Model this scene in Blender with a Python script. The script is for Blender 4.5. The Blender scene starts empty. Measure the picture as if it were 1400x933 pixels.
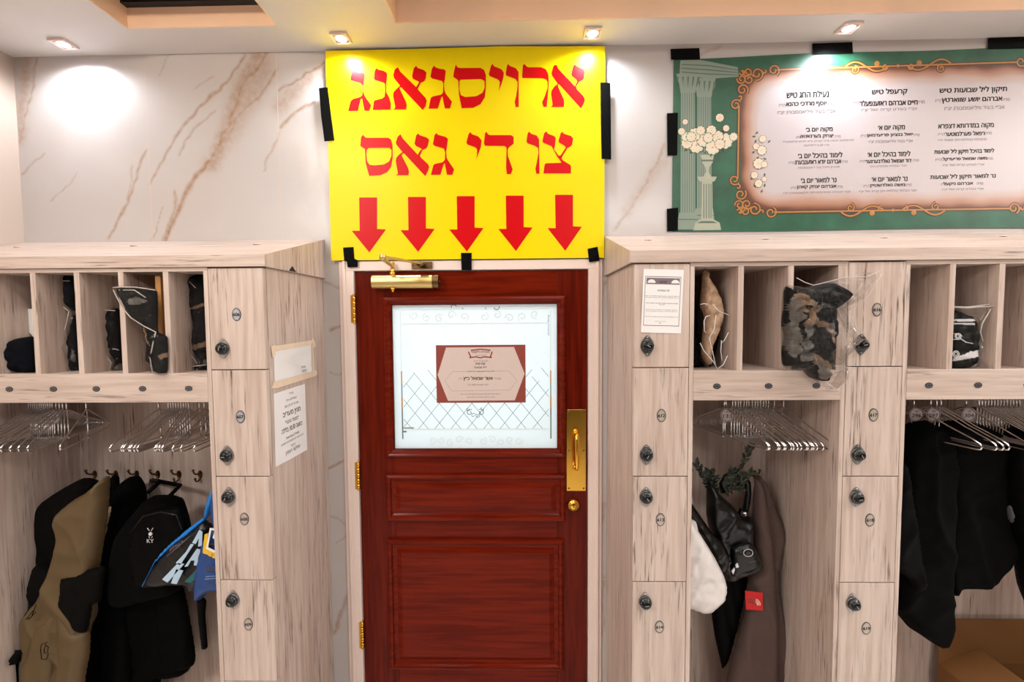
import bpy, bmesh, math, random
import numpy as np
from mathutils import Vector, Matrix, noise as mnoise
from mathutils.geometry import tessellate_polygon, delaunay_2d_cdt

SC = bpy.context.scene
COL = SC.collection
random.seed(4)

# ------------------------------------------------------------------ camera
CAM_POS = Vector((0.0, -1.7964, 1.86))
RIGHT = Vector((0.99977083, 0.02008629, -0.00740478))
UPV = Vector((0.00636902, 0.05114838, 0.99867076))
FWD = Vector((-0.02043834, 0.99848905, -0.05100873))
FOC = 622.0                                     # focal length for a 1400 px wide frame
cam_data = bpy.data.cameras.new('camera')
cam_data.sensor_fit = 'HORIZONTAL'
cam_data.sensor_width = 36.0
cam_data.lens = FOC / 1400 * 36.0
cam_data.clip_start = 0.02
cam = bpy.data.objects.new('camera', cam_data)
COL.objects.link(cam)
M = Matrix.Identity(4)
for r_ in range(3):
    M[r_][0], M[r_][1], M[r_][2], M[r_][3] = RIGHT[r_], UPV[r_], -FWD[r_], CAM_POS[r_]
cam.matrix_world = M
SC.camera = cam

# ------------------------------------------------------------------ world, exposure, light levels
SC.view_settings.view_transform = 'Standard'
SC.view_settings.look = 'None'
SC.view_settings.exposure = 0.0
SC.view_settings.gamma = 1.0
SC.view_settings.use_curve_mapping = False
world = bpy.data.worlds.new('world')
SC.world = world
world.use_nodes = True
world.node_tree.nodes['Background'].inputs[0].default_value = (0.9, 0.88, 0.85, 1)
world.node_tree.nodes['Background'].inputs[1].default_value = 0.02
DOWNLIGHT_W = 15.0
FILL_PANEL_W = (4.5, 4.0, 6.0, 66.0, 66.0, 46.0, 34.0)
PANE_BACKLIGHT_W = 55.0
STRIP_W = 8.0


# ------------------------------------------------------------------ helpers
def lin(c):
    out = []
    for v in c:
        v = v / 255.0
        out.append(v / 12.92 if v <= 0.04045 else ((v + 0.055) / 1.055) ** 2.4)
    return (*out, 1.0)


def W(u, v, y):
    """point of the plane Y = y seen at photo position (u, v): returns (x, z)"""
    d = FWD * FOC + RIGHT * (u - 700.0) - UPV * (v - 466.5)
    t = (y - CAM_POS.y) / d.y
    p = CAM_POS + d * t
    return (p.x, p.z)


def ZP(pts, ox, oy, s, y):
    """photo measurements taken in an enlarged detail (origin ox, oy, scale s)"""
    return [W(ox + a / s, oy + b / s, y) for a, b in pts]


WLOC = {}


def tag(o, label=None, cat=None, group=None, kind=None):
    if label: o['label'] = label
    if cat: o['category'] = cat
    if group: o['group'] = group
    if kind: o['kind'] = kind
    return o


def thing(name, label, cat, loc=(0, 0, 0), group=None, kind=None):
    o = bpy.data.objects.new(name, None)
    o.empty_display_size = 0.05
    COL.objects.link(o)
    o.location = loc
    WLOC[o] = Vector(loc)
    return tag(o, label, cat, group, kind)


def copy_tree(o, parent=None):
    c = o.copy()
    COL.objects.link(c)
    if parent is not None:
        c.parent = parent
    for ch in o.children:
        copy_tree(ch, c)
    return c


class MB:
    """collects shapes into one mesh"""
    def __init__(self):
        self.v, self.f, self.m, self.s = [], [], [], []

    def add(self, vs, fs, mi=0, smooth=False):
        n = len(self.v)
        self.v += [tuple(p) for p in vs]
        for f in fs:
            self.f.append([i + n for i in f])
            self.m.append(mi)
            self.s.append(smooth)
        return self

    def box(self, x0, x1, y0, y1, z0, z1, mi=0):
        vs = [(x, y, z) for x in (x0, x1) for y in (y0, y1) for z in (z0, z1)]
        return self.add(vs, [(0, 1, 3, 2), (4, 6, 7, 5), (0, 4, 5, 1), (2, 3, 7, 6), (0, 2, 6, 4), (1, 5, 7, 3)], mi)

    def prism(self, loops, fn0, fn1, mi=0):
        """loops: list of 2-D loops (outline, then holes); fn0 / fn1 place a 2-D point on the two faces"""
        if not isinstance(loops[0][0], (tuple, list)):
            loops = [loops]
        flat = [p for l in loops for p in l]
        tris = tessellate_polygon([[Vector((p[0], p[1], 0)) for p in l] for l in loops])
        n = len(flat)
        vs = [fn0(*p) for p in flat] + [fn1(*p) for p in flat]
        fs = [tuple(t) for t in tris] + [tuple(i + n for i in reversed(t)) for t in tris]
        k = 0
        for l in loops:
            L = len(l)
            for i in range(L):
                a, b = k + i, k + (i + 1) % L
                fs.append((a, b, b + n, a + n))
            k += L
        return self.add(vs, fs, mi)

    def xz(self, loops, y0, y1, mi=0):
        return self.prism(loops, lambda x, z: (x, y0, z), lambda x, z: (x, y1, z), mi)

    def tube(self, path, r, n=8, mi=0, closed=False, cap=True):
        P = [Vector(p) for p in path]
        L = len(P)
        rr = r if isinstance(r, (list, tuple)) else [r] * L
        vs, fs = [], []
        up = None
        for i in range(L):
            a = P[(i - 1) % L] if (closed or i > 0) else P[i]
            b = P[(i + 1) % L] if (closed or i < L - 1) else P[i]
            t = (b - a)
            t = t.normalized() if t.length > 1e-9 else Vector((0, 0, 1))
            if up is None:
                up = t.orthogonal().normalized()
            up = (up - t * up.dot(t))
            up = up.normalized() if up.length > 1e-6 else t.orthogonal().normalized()
            w = t.cross(up)
            for k in range(n):
                q = 2 * math.pi * k / n
                vs.append(P[i] + (up * math.cos(q) + w * math.sin(q)) * rr[i])
        for i in range(L if closed else L - 1):
            j = (i + 1) % L
            for k in range(n):
                k2 = (k + 1) % n
                fs.append((i * n + k, i * n + k2, j * n + k2, j * n + k))
        if cap and not closed:
            fs.append(tuple(range(n - 1, -1, -1)))
            fs.append(tuple((L - 1) * n + k for k in range(n)))
        return self.add(vs, fs, mi, True)

    def lathe(self, prof, origin, axis='-y', n=24, mi=0, smooth=True, sx=1.0, sz=1.0):
        """prof: (radius, distance along the axis)"""
        o = Vector(origin)
        vs, fs = [], []
        for r, d in prof:
            for k in range(n):
                q = 2 * math.pi * k / n
                a, b = r * math.cos(q), r * math.sin(q)
                if axis == '-y': p = (a * sx, -d, b * sz)
                elif axis == 'x': p = (d, a, b)
                elif axis == '-x': p = (-d, a, b)
                else: p = (a * sx, b * sz, d)
                vs.append(o + Vector(p))
        for i in range(len(prof) - 1):
            for k in range(n):
                k2 = (k + 1) % n
                fs.append((i * n + k, i * n + k2, (i + 1) * n + k2, (i + 1) * n + k))
        fs.append(tuple(range(n)))
        fs.append(tuple((len(prof) - 1) * n + k for k in range(n)))
        return self.add(vs, fs, mi, smooth)

    def frame(self, x0, x1, z0, z1, prof, mi=0, fill=False):
        """mitred moulding round a rectangle; prof: (inset, y)"""
        vs, fs = [], []
        for d, y in prof:
            vs += [(x0 + d, y, z0 + d), (x1 - d, y, z0 + d), (x1 - d, y, z1 - d), (x0 + d, y, z1 - d)]
        for i in range(len(prof) - 1):
            for k in range(4):
                k2 = (k + 1) % 4
                fs.append((i * 4 + k, i * 4 + k2, (i + 1) * 4 + k2, (i + 1) * 4 + k))
        if fill:
            b = (len(prof) - 1) * 4
            fs.append((b, b + 1, b + 2, b + 3))
        return self.add(vs, fs, mi)

    def build(self, name, mats, parent=None, bevel=0.0, fix=True):
        me = bpy.data.meshes.new(name)
        if parent is None:
            A = np.array(self.v)
            org = Vector(((A[:, 0].min() + A[:, 0].max()) / 2, (A[:, 1].min() + A[:, 1].max()) / 2, A[:, 2].min()))
        else:
            org = WLOC[parent]
        me.from_pydata([(a - org.x, b - org.y, c - org.z) for a, b, c in self.v], [], self.f)
        if not isinstance(mats, (list, tuple)): mats = [mats]
        for m in mats: me.materials.append(m)
        me.polygons.foreach_set('material_index', self.m)
        me.polygons.foreach_set('use_smooth', self.s)
        if fix:
            bm = bmesh.new(); bm.from_mesh(me)
            bmesh.ops.recalc_face_normals(bm, faces=bm.faces)
            bm.to_mesh(me); bm.free()
        me.update()
        o = bpy.data.objects.new(name, me)
        COL.objects.link(o)
        if parent is None:
            o.location = org
        else:
            o.parent = parent
        WLOC[o] = org
        if bevel:
            b = o.modifiers.new('bevel', 'BEVEL')
            b.width = bevel; b.segments = 2; b.limit_method = 'ANGLE'
        return o


def smooth_loop(pts, step):
    """closed Catmull-Rom through pts, resampled at about `step`"""
    n = len(pts)
    P = np.array(pts, float)
    out = []
    for i in range(n):
        p0, p1, p2, p3 = P[(i - 1) % n], P[i], P[(i + 1) % n], P[(i + 2) % n]
        k = max(2, int(np.linalg.norm(p2 - p1) / step))
        for j in range(k):
            t = j / k
            # softened tangents keep corners crisp
            m1, m2 = (p2 - p0) * 0.32, (p3 - p1) * 0.32
            h = ((2*t**3 - 3*t**2 + 1) * p1 + (t**3 - 2*t**2 + t) * m1 + (-2*t**3 + 3*t**2) * p2 + (t**3 - t**2) * m2)
            out.append((float(h[0]), float(h[1])))
    return out


def edge_dist(pts, loop):
    A = np.array(loop); B = np.roll(A, -1, axis=0)
    P = np.array(pts)
    best = np.full(len(P), 1e9)
    for a, b in zip(A, B):
        d = b - a
        L = max(d @ d, 1e-12)
        t = np.clip(((P - a) @ d) / L, 0, 1)
        q = a + t[:, None] * d
        best = np.minimum(best, np.hypot(*(P - q).T))
    return best


def inside(pts, loop):
    P = np.array(pts); A = np.array(loop); B = np.roll(A, -1, axis=0)
    c = np.zeros(len(P), bool)
    for (x1, y1), (x2, y2) in zip(A, B):
        if y1 == y2: continue
        m = ((y1 > P[:, 1]) != (y2 > P[:, 1])) & (P[:, 0] < (x2 - x1) * (P[:, 1] - y1) / (y2 - y1) + x1)
        c ^= m
    return c


def puff(pts, y, depth, back=0.3, R=None, step=0.009, fold=0.008, freq=14.0, ang=0.0, crumple=0.0, seed=0, mi=0, mb=None, lean=0.0):
    """a soft hung body with the outline pts (x, z), real thickness and folds. ang: fold direction (0 = vertical folds)"""
    mb = mb or MB()
    depth *= 0.7; fold *= 0.62
    loop = smooth_loop(pts, step)
    A = np.array(loop)
    x0, z0 = A.min(0); x1, z1 = A.max(0)
    g = []
    row = 0
    zz = z0
    while zz < z1:
        xx = x0 + (step / 2 if row % 2 else 0)
        while xx < x1:
            g.append((xx, zz)); xx += step
        zz += step * 0.87; row += 1
    if g:
        G = np.array(g)
        G = G[inside(G, loop)]
        if len(G):
            G = G[edge_dist(G, loop) > step * 0.55]
        g = [tuple(p) for p in G]
    n = len(loop)
    res = delaunay_2d_cdt([Vector(p) for p in loop + g], [], [list(range(n))], 1, 1e-6)
    V2 = [(p.x, p.y) for p in res[0]]
    tris = [tuple(f) for f in res[2]]
    d = edge_dist(V2, loop)
    d[d < 1e-6] = 0
    if R is None: R = max(0.008, min(d.max() * 0.6, 0.032))
    ca, sa = math.cos(ang), math.sin(ang)
    vf, vb = [], []
    on = d <= 1e-6
    zt = z1
    for (x, z), dd in zip(V2, d):
        t = min(dd / R, 1.0)
        s = math.sqrt(max(0.0, 1 - (1 - t) ** 2))
        q = x * ca + z * sa
        w = mnoise.noise(Vector((x * 5 + seed * 3.1, z * 2.2, seed * 1.7)))
        rg = 1.0 - abs(math.sin(freq * 3.1416 * q + 3.4 * w + seed + 0.9 * z)) 
        f = fold * (1.5 * rg * rg + 0.7 * mnoise.noise(Vector((q * freq * 1.7, z * 2.6, seed + 9.0))) + 0.9 * (1.0 - 2.0 * abs(mnoise.noise(Vector((x * 7 + z * 5, z * 9 - x * 4, seed + 3.0))))))
        if crumple:
            f += crumple * (abs(mnoise.noise(Vector((x * 28, z * 28, seed)))) * 2 - 0.6 + 0.6 * mnoise.noise(Vector((x * 60, z * 60, seed))))
        yl = y - lean * (zt - z)
        vf.append((x, yl - depth * s - f * min(1, t * 1.5), z))
        vb.append((x, yl + depth * back * s, z))
    vs = list(vf)
    bi = []
    for i, o_ in enumerate(on):
        if o_: bi.append(i)
        else:
            bi.append(len(vs)); vs.append(vb[i])
    fs = tris + [tuple(bi[i] for i in reversed(t)) for t in tris]
    mb.add(vs, fs, mi, True)
    return mb


def patch(mb, polys):
    """areas of another material: polys = [(outline, material index)]"""
    C_ = np.array([[sum(mb.v[i][0] for i in f) / len(f), sum(mb.v[i][2] for i in f) / len(f)] for f in mb.f])
    for pts, mi in polys:
        k = inside(C_, smooth_loop(pts, 0.006))
        for i in np.nonzero(k)[0]: mb.m[i] = mi
    return mb


# ------------------------------------------------------------------ text (drawn with the built-in font)
_txt = {}


def glyphs(body, bold=0.0):
    key = (body, bold)
    if key in _txt: return _txt[key]
    cu = bpy.data.curves.new('lettering', 'FONT')
    cu.body = body
    cu.size = 1.0
    cu.offset = bold
    cu.resolution_u = 4
    cu.fill_mode = 'NONE'
    ob = bpy.data.objects.new('lettering', cu)
    COL.objects.link(ob)
    dg = bpy.context.evaluated_depsgraph_get()
    me = bpy.data.meshes.new_from_object(ob.evaluated_get(dg))
    nb = {}
    for e in me.edges:
        a, b = e.vertices
        nb.setdefault(a, []).append(b); nb.setdefault(b, []).append(a)
    P0 = [Vector((v.co.x, v.co.y)) for v in me.vertices]
    seen, loops = set(), []
    for s0 in nb:
        if s0 in seen: continue
        lp, cur, prev = [], s0, None
        while cur not in seen:
            seen.add(cur); lp.append(cur)
            nx = [q for q in nb[cur] if q != prev and q not in seen]
            if not nx: break
            prev, cur = cur, nx[0]
        if len(lp) > 2: loops.append(lp)
    segs = [(l[i], l[(i + 1) % len(l)]) for l in loops for i in range(len(l))]
    vs, fs = [], []
    if segs:
        rv, re_, rf = delaunay_2d_cdt(P0, segs, [], 0, 1e-5)[:3]
        vs = [(p.x, p.y) for p in rv]
        for t in rf:
            cx = sum(vs[i][0] for i in t) / len(t); cy = sum(vs[i][1] for i in t) / len(t)
            wn = 0
            for a, b in segs:
                (x1, y1), (x2, y2) = P0[a], P0[b]
                if (y1 > cy) != (y2 > cy):
                    if cx < (x2 - x1) * (cy - y1) / (y2 - y1) + x1:
                        wn += 1 if y2 > y1 else -1
            if wn: fs.append(tuple(t))
    bpy.data.objects.remove(ob)
    bpy.data.curves.remove(cu)
    bpy.data.meshes.remove(me)
    if vs:
        xs = [p[0] for p in vs]; ys = [p[1] for p in vs]
        bb = (min(xs), max(xs), min(ys), max(ys))
    else:
        bb = (0, 1, 0, 1)
    _txt[key] = (vs, fs, bb)
    return _txt[key]


def heb(s):
    """Hebrew in reading order -> left-to-right drawing order (digits keep their order)"""
    out, num = [], ''
    for ch in s[::-1]:
        if ch.isdigit() or ch == ':':
            num = ch + num
        else:
            out.append(num); num = ''
            out.append({'(': ')', ')': '('}.get(ch, ch))
    out.append(num)
    return ''.join(out)


def text(mb, body, place, cx, cy, width, height, bold=0.0, mi=0, rot=0.0):
    """fit body into width x height round (cx, cy) of the 2-D surface; place(a, b) -> 3-D"""
    vs, fs, (x0, x1, y0, y1) = glyphs(body)
    if not vs: return
    if bold:
        e = bold * 0.9 * height
        for da, db in ((-e, 0), (e, 0), (0, e * 0.6), (0, -e * 0.6)):
            text(mb, body, place, cx + da, cy + db, width, height, 0, mi, rot)
        return
    sx = width / max(x1 - x0, 1e-6)
    sy = height / max(y1 - y0, 1e-6)
    c, s = math.cos(rot), math.sin(rot)
    out = []
    for x, y in vs:
        a, b = (x - (x0 + x1) / 2) * sx, (y - (y0 + y1) / 2) * sy
        out.append(place(cx + a * c - b * s, cy + a * s + b * c))
    mb.add(out, fs, mi)


# ------------------------------------------------------------------ materials (all procedural)
def new_mat(name):
    m = bpy.data.materials.new(name)
    m.use_nodes = True
    nt = m.node_tree
    return m, nt, nt.nodes['Principled BSDF']


def pmat(name, col, rough=0.5, metal=0.0, var=0.12, scale=30.0, bump=0.0, bscale=None, coat=0.0, spec=0.5, sheen=0.0):
    m, nt, b = new_mat(name)
    N, L = nt.nodes, nt.links
    geo = N.new('ShaderNodeNewGeometry')
    nz = N.new('ShaderNodeTexNoise')
    nz.inputs['Scale'].default_value = scale
    nz.inputs['Detail'].default_value = 4
    L.new(geo.outputs['Position'], nz.inputs['Vector'])
    mx = N.new('ShaderNodeMix'); mx.data_type = 'RGBA'
    c = lin(col)
    mx.inputs[6].default_value = tuple(v * (1 - var) for v in c[:3]) + (1,)
    mx.inputs[7].default_value = tuple(min(1, v * (1 + var)) for v in c[:3]) + (1,)
    L.new(nz.outputs['Fac'], mx.inputs[0])
    L.new(mx.outputs[2], b.inputs['Base Color'])
    b.inputs['Roughness'].default_value = rough
    b.inputs['Metallic'].default_value = metal
    b.inputs['Specular IOR Level'].default_value = spec
    if coat:
        b.inputs['Coat Weight'].default_value = coat
        b.inputs['Coat Roughness'].default_value = 0.12
    if sheen:
        b.inputs['Sheen Weight'].default_value = sheen
    if bump:
        n2 = N.new('ShaderNodeTexNoise')
        n2.inputs['Scale'].default_value = bscale or scale * 4
        n2.inputs['Detail'].default_value = 3
        L.new(geo.outputs['Position'], n2.inputs['Vector'])
        bp = N.new('ShaderNodeBump')
        bp.inputs['Strength'].default_value = bump
        bp.inputs['Distance'].default_value = 0.004
        L.new(n2.outputs['Fac'], bp.inputs['Height'])
        L.new(bp.outputs['Normal'], b.inputs['Normal'])
    return m


def wood(name, axis, light, dark, streak, rough=0.42, amount=0.95, spec=0.5):
    m, nt, b = new_mat(name)
    N, L = nt.nodes, nt.links
    geo = N.new('ShaderNodeNewGeometry')
    oi = N.new('ShaderNodeObjectInfo')
    mul = N.new('ShaderNodeMath'); mul.operation = 'MULTIPLY'; mul.inputs[1].default_value = 9.0
    L.new(oi.outputs['Random'], mul.inputs[0])
    cmb = N.new('ShaderNodeCombineXYZ')
    for i in range(3): L.new(mul.outputs[0], cmb.inputs[i])
    add = N.new('ShaderNodeVectorMath'); add.operation = 'ADD'
    L.new(geo.outputs['Position'], add.inputs[0]); L.new(cmb.outputs[0], add.inputs[1])

    def stretched(f):
        v = N.new('ShaderNodeVectorMath'); v.operation = 'MULTIPLY'
        s = [1, 1, 1]; s['xyz'.index(axis)] = f
        v.inputs[1].default_value = s
        L.new(add.outputs[0], v.inputs[0])
        return v.outputs[0]

    def nz(vec, scale, detail, dist=0.0):
        n = N.new('ShaderNodeTexNoise')
        n.inputs['Scale'].default_value = scale
        n.inputs['Detail'].default_value = detail
        n.inputs['Distortion'].default_value = dist
        L.new(vec, n.inputs['Vector'])
        return n.outputs['Fac']

    def ramp(fac, a, b_):
        r = N.new('ShaderNodeMapRange')
        r.inputs['From Min'].default_value = a; r.inputs['From Max'].default_value = b_
        L.new(fac, r.inputs['Value'])
        return r.outputs[0]

    m1 = N.new('ShaderNodeMix'); m1.data_type = 'RGBA'
    m1.inputs[6].default_value = lin(light); m1.inputs[7].default_value = lin(dark)
    L.new(ramp(nz(stretched(0.06), 60, 5, 0.3), 0.38, 0.64), m1.inputs[0])
    f2 = ramp(nz(stretched(0.05), 165, 3, 0.25), 0.55, 0.69)
    f3 = ramp(nz(stretched(0.16), 17, 3), 0.45, 0.64)
    f4 = N.new('ShaderNodeMath'); f4.operation = 'MULTIPLY'
    L.new(f2, f4.inputs[0]); L.new(f3, f4.inputs[1])
    f5 = N.new('ShaderNodeMath'); f5.operation = 'MULTIPLY'; f5.inputs[1].default_value = amount
    L.new(f4.outputs[0], f5.inputs[0])
    m2 = N.new('ShaderNodeMix'); m2.data_type = 'RGBA'
    m2.inputs[7].default_value = lin(streak)
    L.new(m1.outputs[2], m2.inputs[6]); L.new(f5.outputs[0], m2.inputs[0])
    L.new(m2.outputs[2], b.inputs['Base Color'])
    b.inputs['Roughness'].default_value = rough
    b.inputs['Specular IOR Level'].default_value = spec
    return m


def marble(name, base, vein, joints=True, rough=0.22, attr=True):
    m, nt, b = new_mat(name)
    N, L = nt.nodes, nt.links
    geo = N.new('ShaderNodeNewGeometry')
    n1 = N.new('ShaderNodeTexNoise'); n1.inputs['Scale'].default_value = 2.6; n1.inputs['Detail'].default_value = 6
    n1.inputs['Distortion'].default_value = 0.6
    L.new(geo.outputs['Position'], n1.inputs['Vector'])
    r1 = N.new('ShaderNodeMapRange'); r1.inputs['From Min'].default_value = 0.45; r1.inputs['From Max'].default_value = 0.75
    r1.inputs['To Max'].default_value = 0.30
    L.new(n1.outputs['Fac'], r1.inputs['Value'])
    mx = N.new('ShaderNodeMix'); mx.data_type = 'RGBA'
    mx.inputs[6].default_value = lin(base); mx.inputs[7].default_value = lin((178, 163, 150))
    L.new(r1.outputs[0], mx.inputs[0])
    col = mx.outputs[2]
    if attr:
        at = N.new('ShaderNodeAttribute'); at.attribute_name = 'vein'
        n2 = N.new('ShaderNodeTexNoise'); n2.inputs['Scale'].default_value = 45; n2.inputs['Detail'].default_value = 5
        L.new(geo.outputs['Position'], n2.inputs['Vector'])
        r2 = N.new('ShaderNodeMapRange'); r2.inputs['From Min'].default_value = 0.25; r2.inputs['From Max'].default_value = 0.75
        r2.inputs['To Min'].default_value = 0.45; r2.inputs['To Max'].default_value = 1.15
        L.new(n2.outputs['Fac'], r2.inputs['Value'])
        mu = N.new('ShaderNodeMath'); mu.operation = 'MULTIPLY'; mu.use_clamp = True
        L.new(at.outputs['Fac'], mu.inputs[0]); L.new(r2.outputs[0], mu.inputs[1])
        m2 = N.new('ShaderNodeMix'); m2.data_type = 'RGBA'; m2.inputs[7].default_value = lin(vein)
        L.new(col, m2.inputs[6]); L.new(mu.outputs[0], m2.inputs[0])
        col = m2.outputs[2]
    if joints:
        sp = N.new('ShaderNodeSeparateXYZ'); L.new(geo.outputs['Position'], sp.inputs[0])

        def line(sock, off, period, w):
            a = N.new('ShaderNodeMath'); a.operation = 'ADD'; a.inputs[1].default_value = -off + period / 2 + 20 * period
            L.new(sock, a.inputs[0])
            mo = N.new('ShaderNodeMath'); mo.operation = 'MODULO'; mo.inputs[1].default_value = period
            L.new(a.outputs[0], mo.inputs[0])
            s = N.new('ShaderNodeMath'); s.operation = 'SUBTRACT'; s.inputs[1].default_value = period / 2
            L.new(mo.outputs[0], s.inputs[0])
            ab = N.new('ShaderNodeMath'); ab.operation = 'ABSOLUTE'; L.new(s.outputs[0], ab.inputs[0])
            lt = N.new('ShaderNodeMath'); lt.operation = 'LESS_THAN'; lt.inputs[1].default_value = w
            L.new(ab.outputs[0], lt.inputs[0])
            return lt.outputs[0]
        ja = line(sp.outputs['X'], -0.942, 0.52, 0.0018)
        jb0 = line(sp.outputs['Z'], 0.799, 4.0, 0.0018); jb1 = line(sp.outputs['Z'], 1.839, 4.0, 0.0018)
        jm = N.new('ShaderNodeMath'); jm.operation = 'MAXIMUM'; L.new(jb0, jm.inputs[0]); L.new(jb1, jm.inputs[1]); jb = jm.outputs[0]
        mxx = N.new('ShaderNodeMath'); mxx.operation = 'MAXIMUM'
        L.new(ja, mxx.inputs[0]); L.new(jb, mxx.inputs[1])
        m3 = N.new('ShaderNodeMix'); m3.data_type = 'RGBA'; m3.inputs[7].default_value = lin((200, 184, 172))
        L.new(col, m3.inputs[6]); L.new(mxx.outputs[0], m3.inputs[0])
        col = m3.outputs[2]
    L.new(col, b.inputs['Base Color'])
    b.inputs['Roughness'].default_value = rough
    nb = N.new('ShaderNodeTexNoise'); nb.inputs['Scale'].default_value = 14; nb.inputs['Detail'].default_value = 5
    L.new(geo.outputs['Position'], nb.inputs['Vector'])
    bp = N.new('ShaderNodeBump'); bp.inputs['Strength'].default_value = 0.18; bp.inputs['Distance'].default_value = 0.006
    L.new(nb.outputs['Fac'], bp.inputs['Height']); L.new(bp.outputs['Normal'], b.inputs['Normal'])
    return m


def print_mat(name, rough=0.45):
    """printed sheet whose ink is stored in the mesh's colour attribute"""
    m, nt, b = new_mat(name)
    at = nt.nodes.new('ShaderNodeAttribute'); at.attribute_name = 'ink'
    nt.links.new(at.outputs['Color'], b.inputs['Base Color'])
    b.inputs['Roughness'].default_value = rough
    return m


def clear_film(name, tint=(245, 240, 235), opacity=0.13, rough=0.06):
    """thin clear vinyl: mostly see-through with glossy reflections and crinkles"""
    m, nt, b = new_mat(name)
    N, L = nt.nodes, nt.links
    out = N['Material Output']
    tr = N.new('ShaderNodeBsdfTransparent'); tr.inputs[0].default_value = (0.95, 0.94, 0.93, 1)
    gl = N.new('ShaderNodeBsdfGlossy'); gl.inputs['Roughness'].default_value = rough; gl.inputs[0].default_value = (1, 1, 1, 1)
    df = N.new('ShaderNodeBsdfDiffuse'); df.inputs[0].default_value = lin(tint)
    geo = N.new('ShaderNodeNewGeometry')
    nz = N.new('ShaderNodeTexNoise'); nz.inputs['Scale'].default_value = 38; nz.inputs['Detail'].default_value = 3
    nz.inputs['Distortion'].default_value = 1.2
    L.new(geo.outputs['Position'], nz.inputs['Vector'])
    bp = N.new('ShaderNodeBump'); bp.inputs['Strength'].default_value = 1.0; bp.inputs['Distance'].default_value = 0.016
    L.new(nz.outputs['Fac'], bp.inputs['Height'])
    L.new(bp.outputs['Normal'], gl.inputs['Normal'])
    lw = N.new('ShaderNodeLayerWeight'); lw.inputs['Blend'].default_value = 0.22
    r = N.new('ShaderNodeMapRange'); r.inputs['To Min'].default_value = 0.008; r.inputs['To Max'].default_value = 0.42
    L.new(lw.outputs['Fresnel'], r.inputs['Value'])
    m1 = N.new('ShaderNodeMixShader'); L.new(r.outputs[0], m1.inputs[0])
    L.new(tr.outputs[0], m1.inputs[1]); L.new(gl.outputs[0], m1.inputs[2])
    m2 = N.new('ShaderNodeMixShader'); m2.inputs[0].default_value = opacity * 0.08
    L.new(m1.outputs[0], m2.inputs[1]); L.new(df.outputs[0], m2.inputs[2])
    L.new(m2.outputs[0], out.inputs['Surface'])
    return m


def emit(name, col, strength):
    m = bpy.data.materials.new(name); m.use_nodes = True
    nt = m.node_tree
    nt.nodes.remove(nt.nodes['Principled BSDF'])
    e = nt.nodes.new('ShaderNodeEmission')
    e.inputs[0].default_value = lin(col); e.inputs[1].default_value = strength
    nt.links.new(e.outputs[0], nt.nodes['Material Output'].inputs['Surface'])
    return m


def frosted(name):
    m, nt, b = new_mat(name)
    N, L = nt.nodes, nt.links
    b.inputs['Base Color'].default_value = lin((226, 236, 238))
    b.inputs['Roughness'].default_value = 0.25
    tl = N.new('ShaderNodeBsdfTranslucent'); tl.inputs[0].default_value = lin((240, 248, 250))
    geo = N.new('ShaderNodeNewGeometry')
    nz = N.new('ShaderNodeTexNoise'); nz.inputs['Scale'].default_value = 9
    L.new(geo.outputs['Position'], nz.inputs['Vector'])
    r = N.new('ShaderNodeMapRange'); r.inputs['To Min'].default_value = 0.58; r.inputs['To Max'].default_value = 0.66
    L.new(nz.outputs['Fac'], r.inputs['Value'])
    mx = N.new('ShaderNodeMixShader')
    L.new(r.outputs[0], mx.inputs[0]); L.new(b.outputs[0], mx.inputs[1]); L.new(tl.outputs[0], mx.inputs[2])
    L.new(mx.outputs[0], N['Material Output'].inputs['Surface'])
    return m


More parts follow.
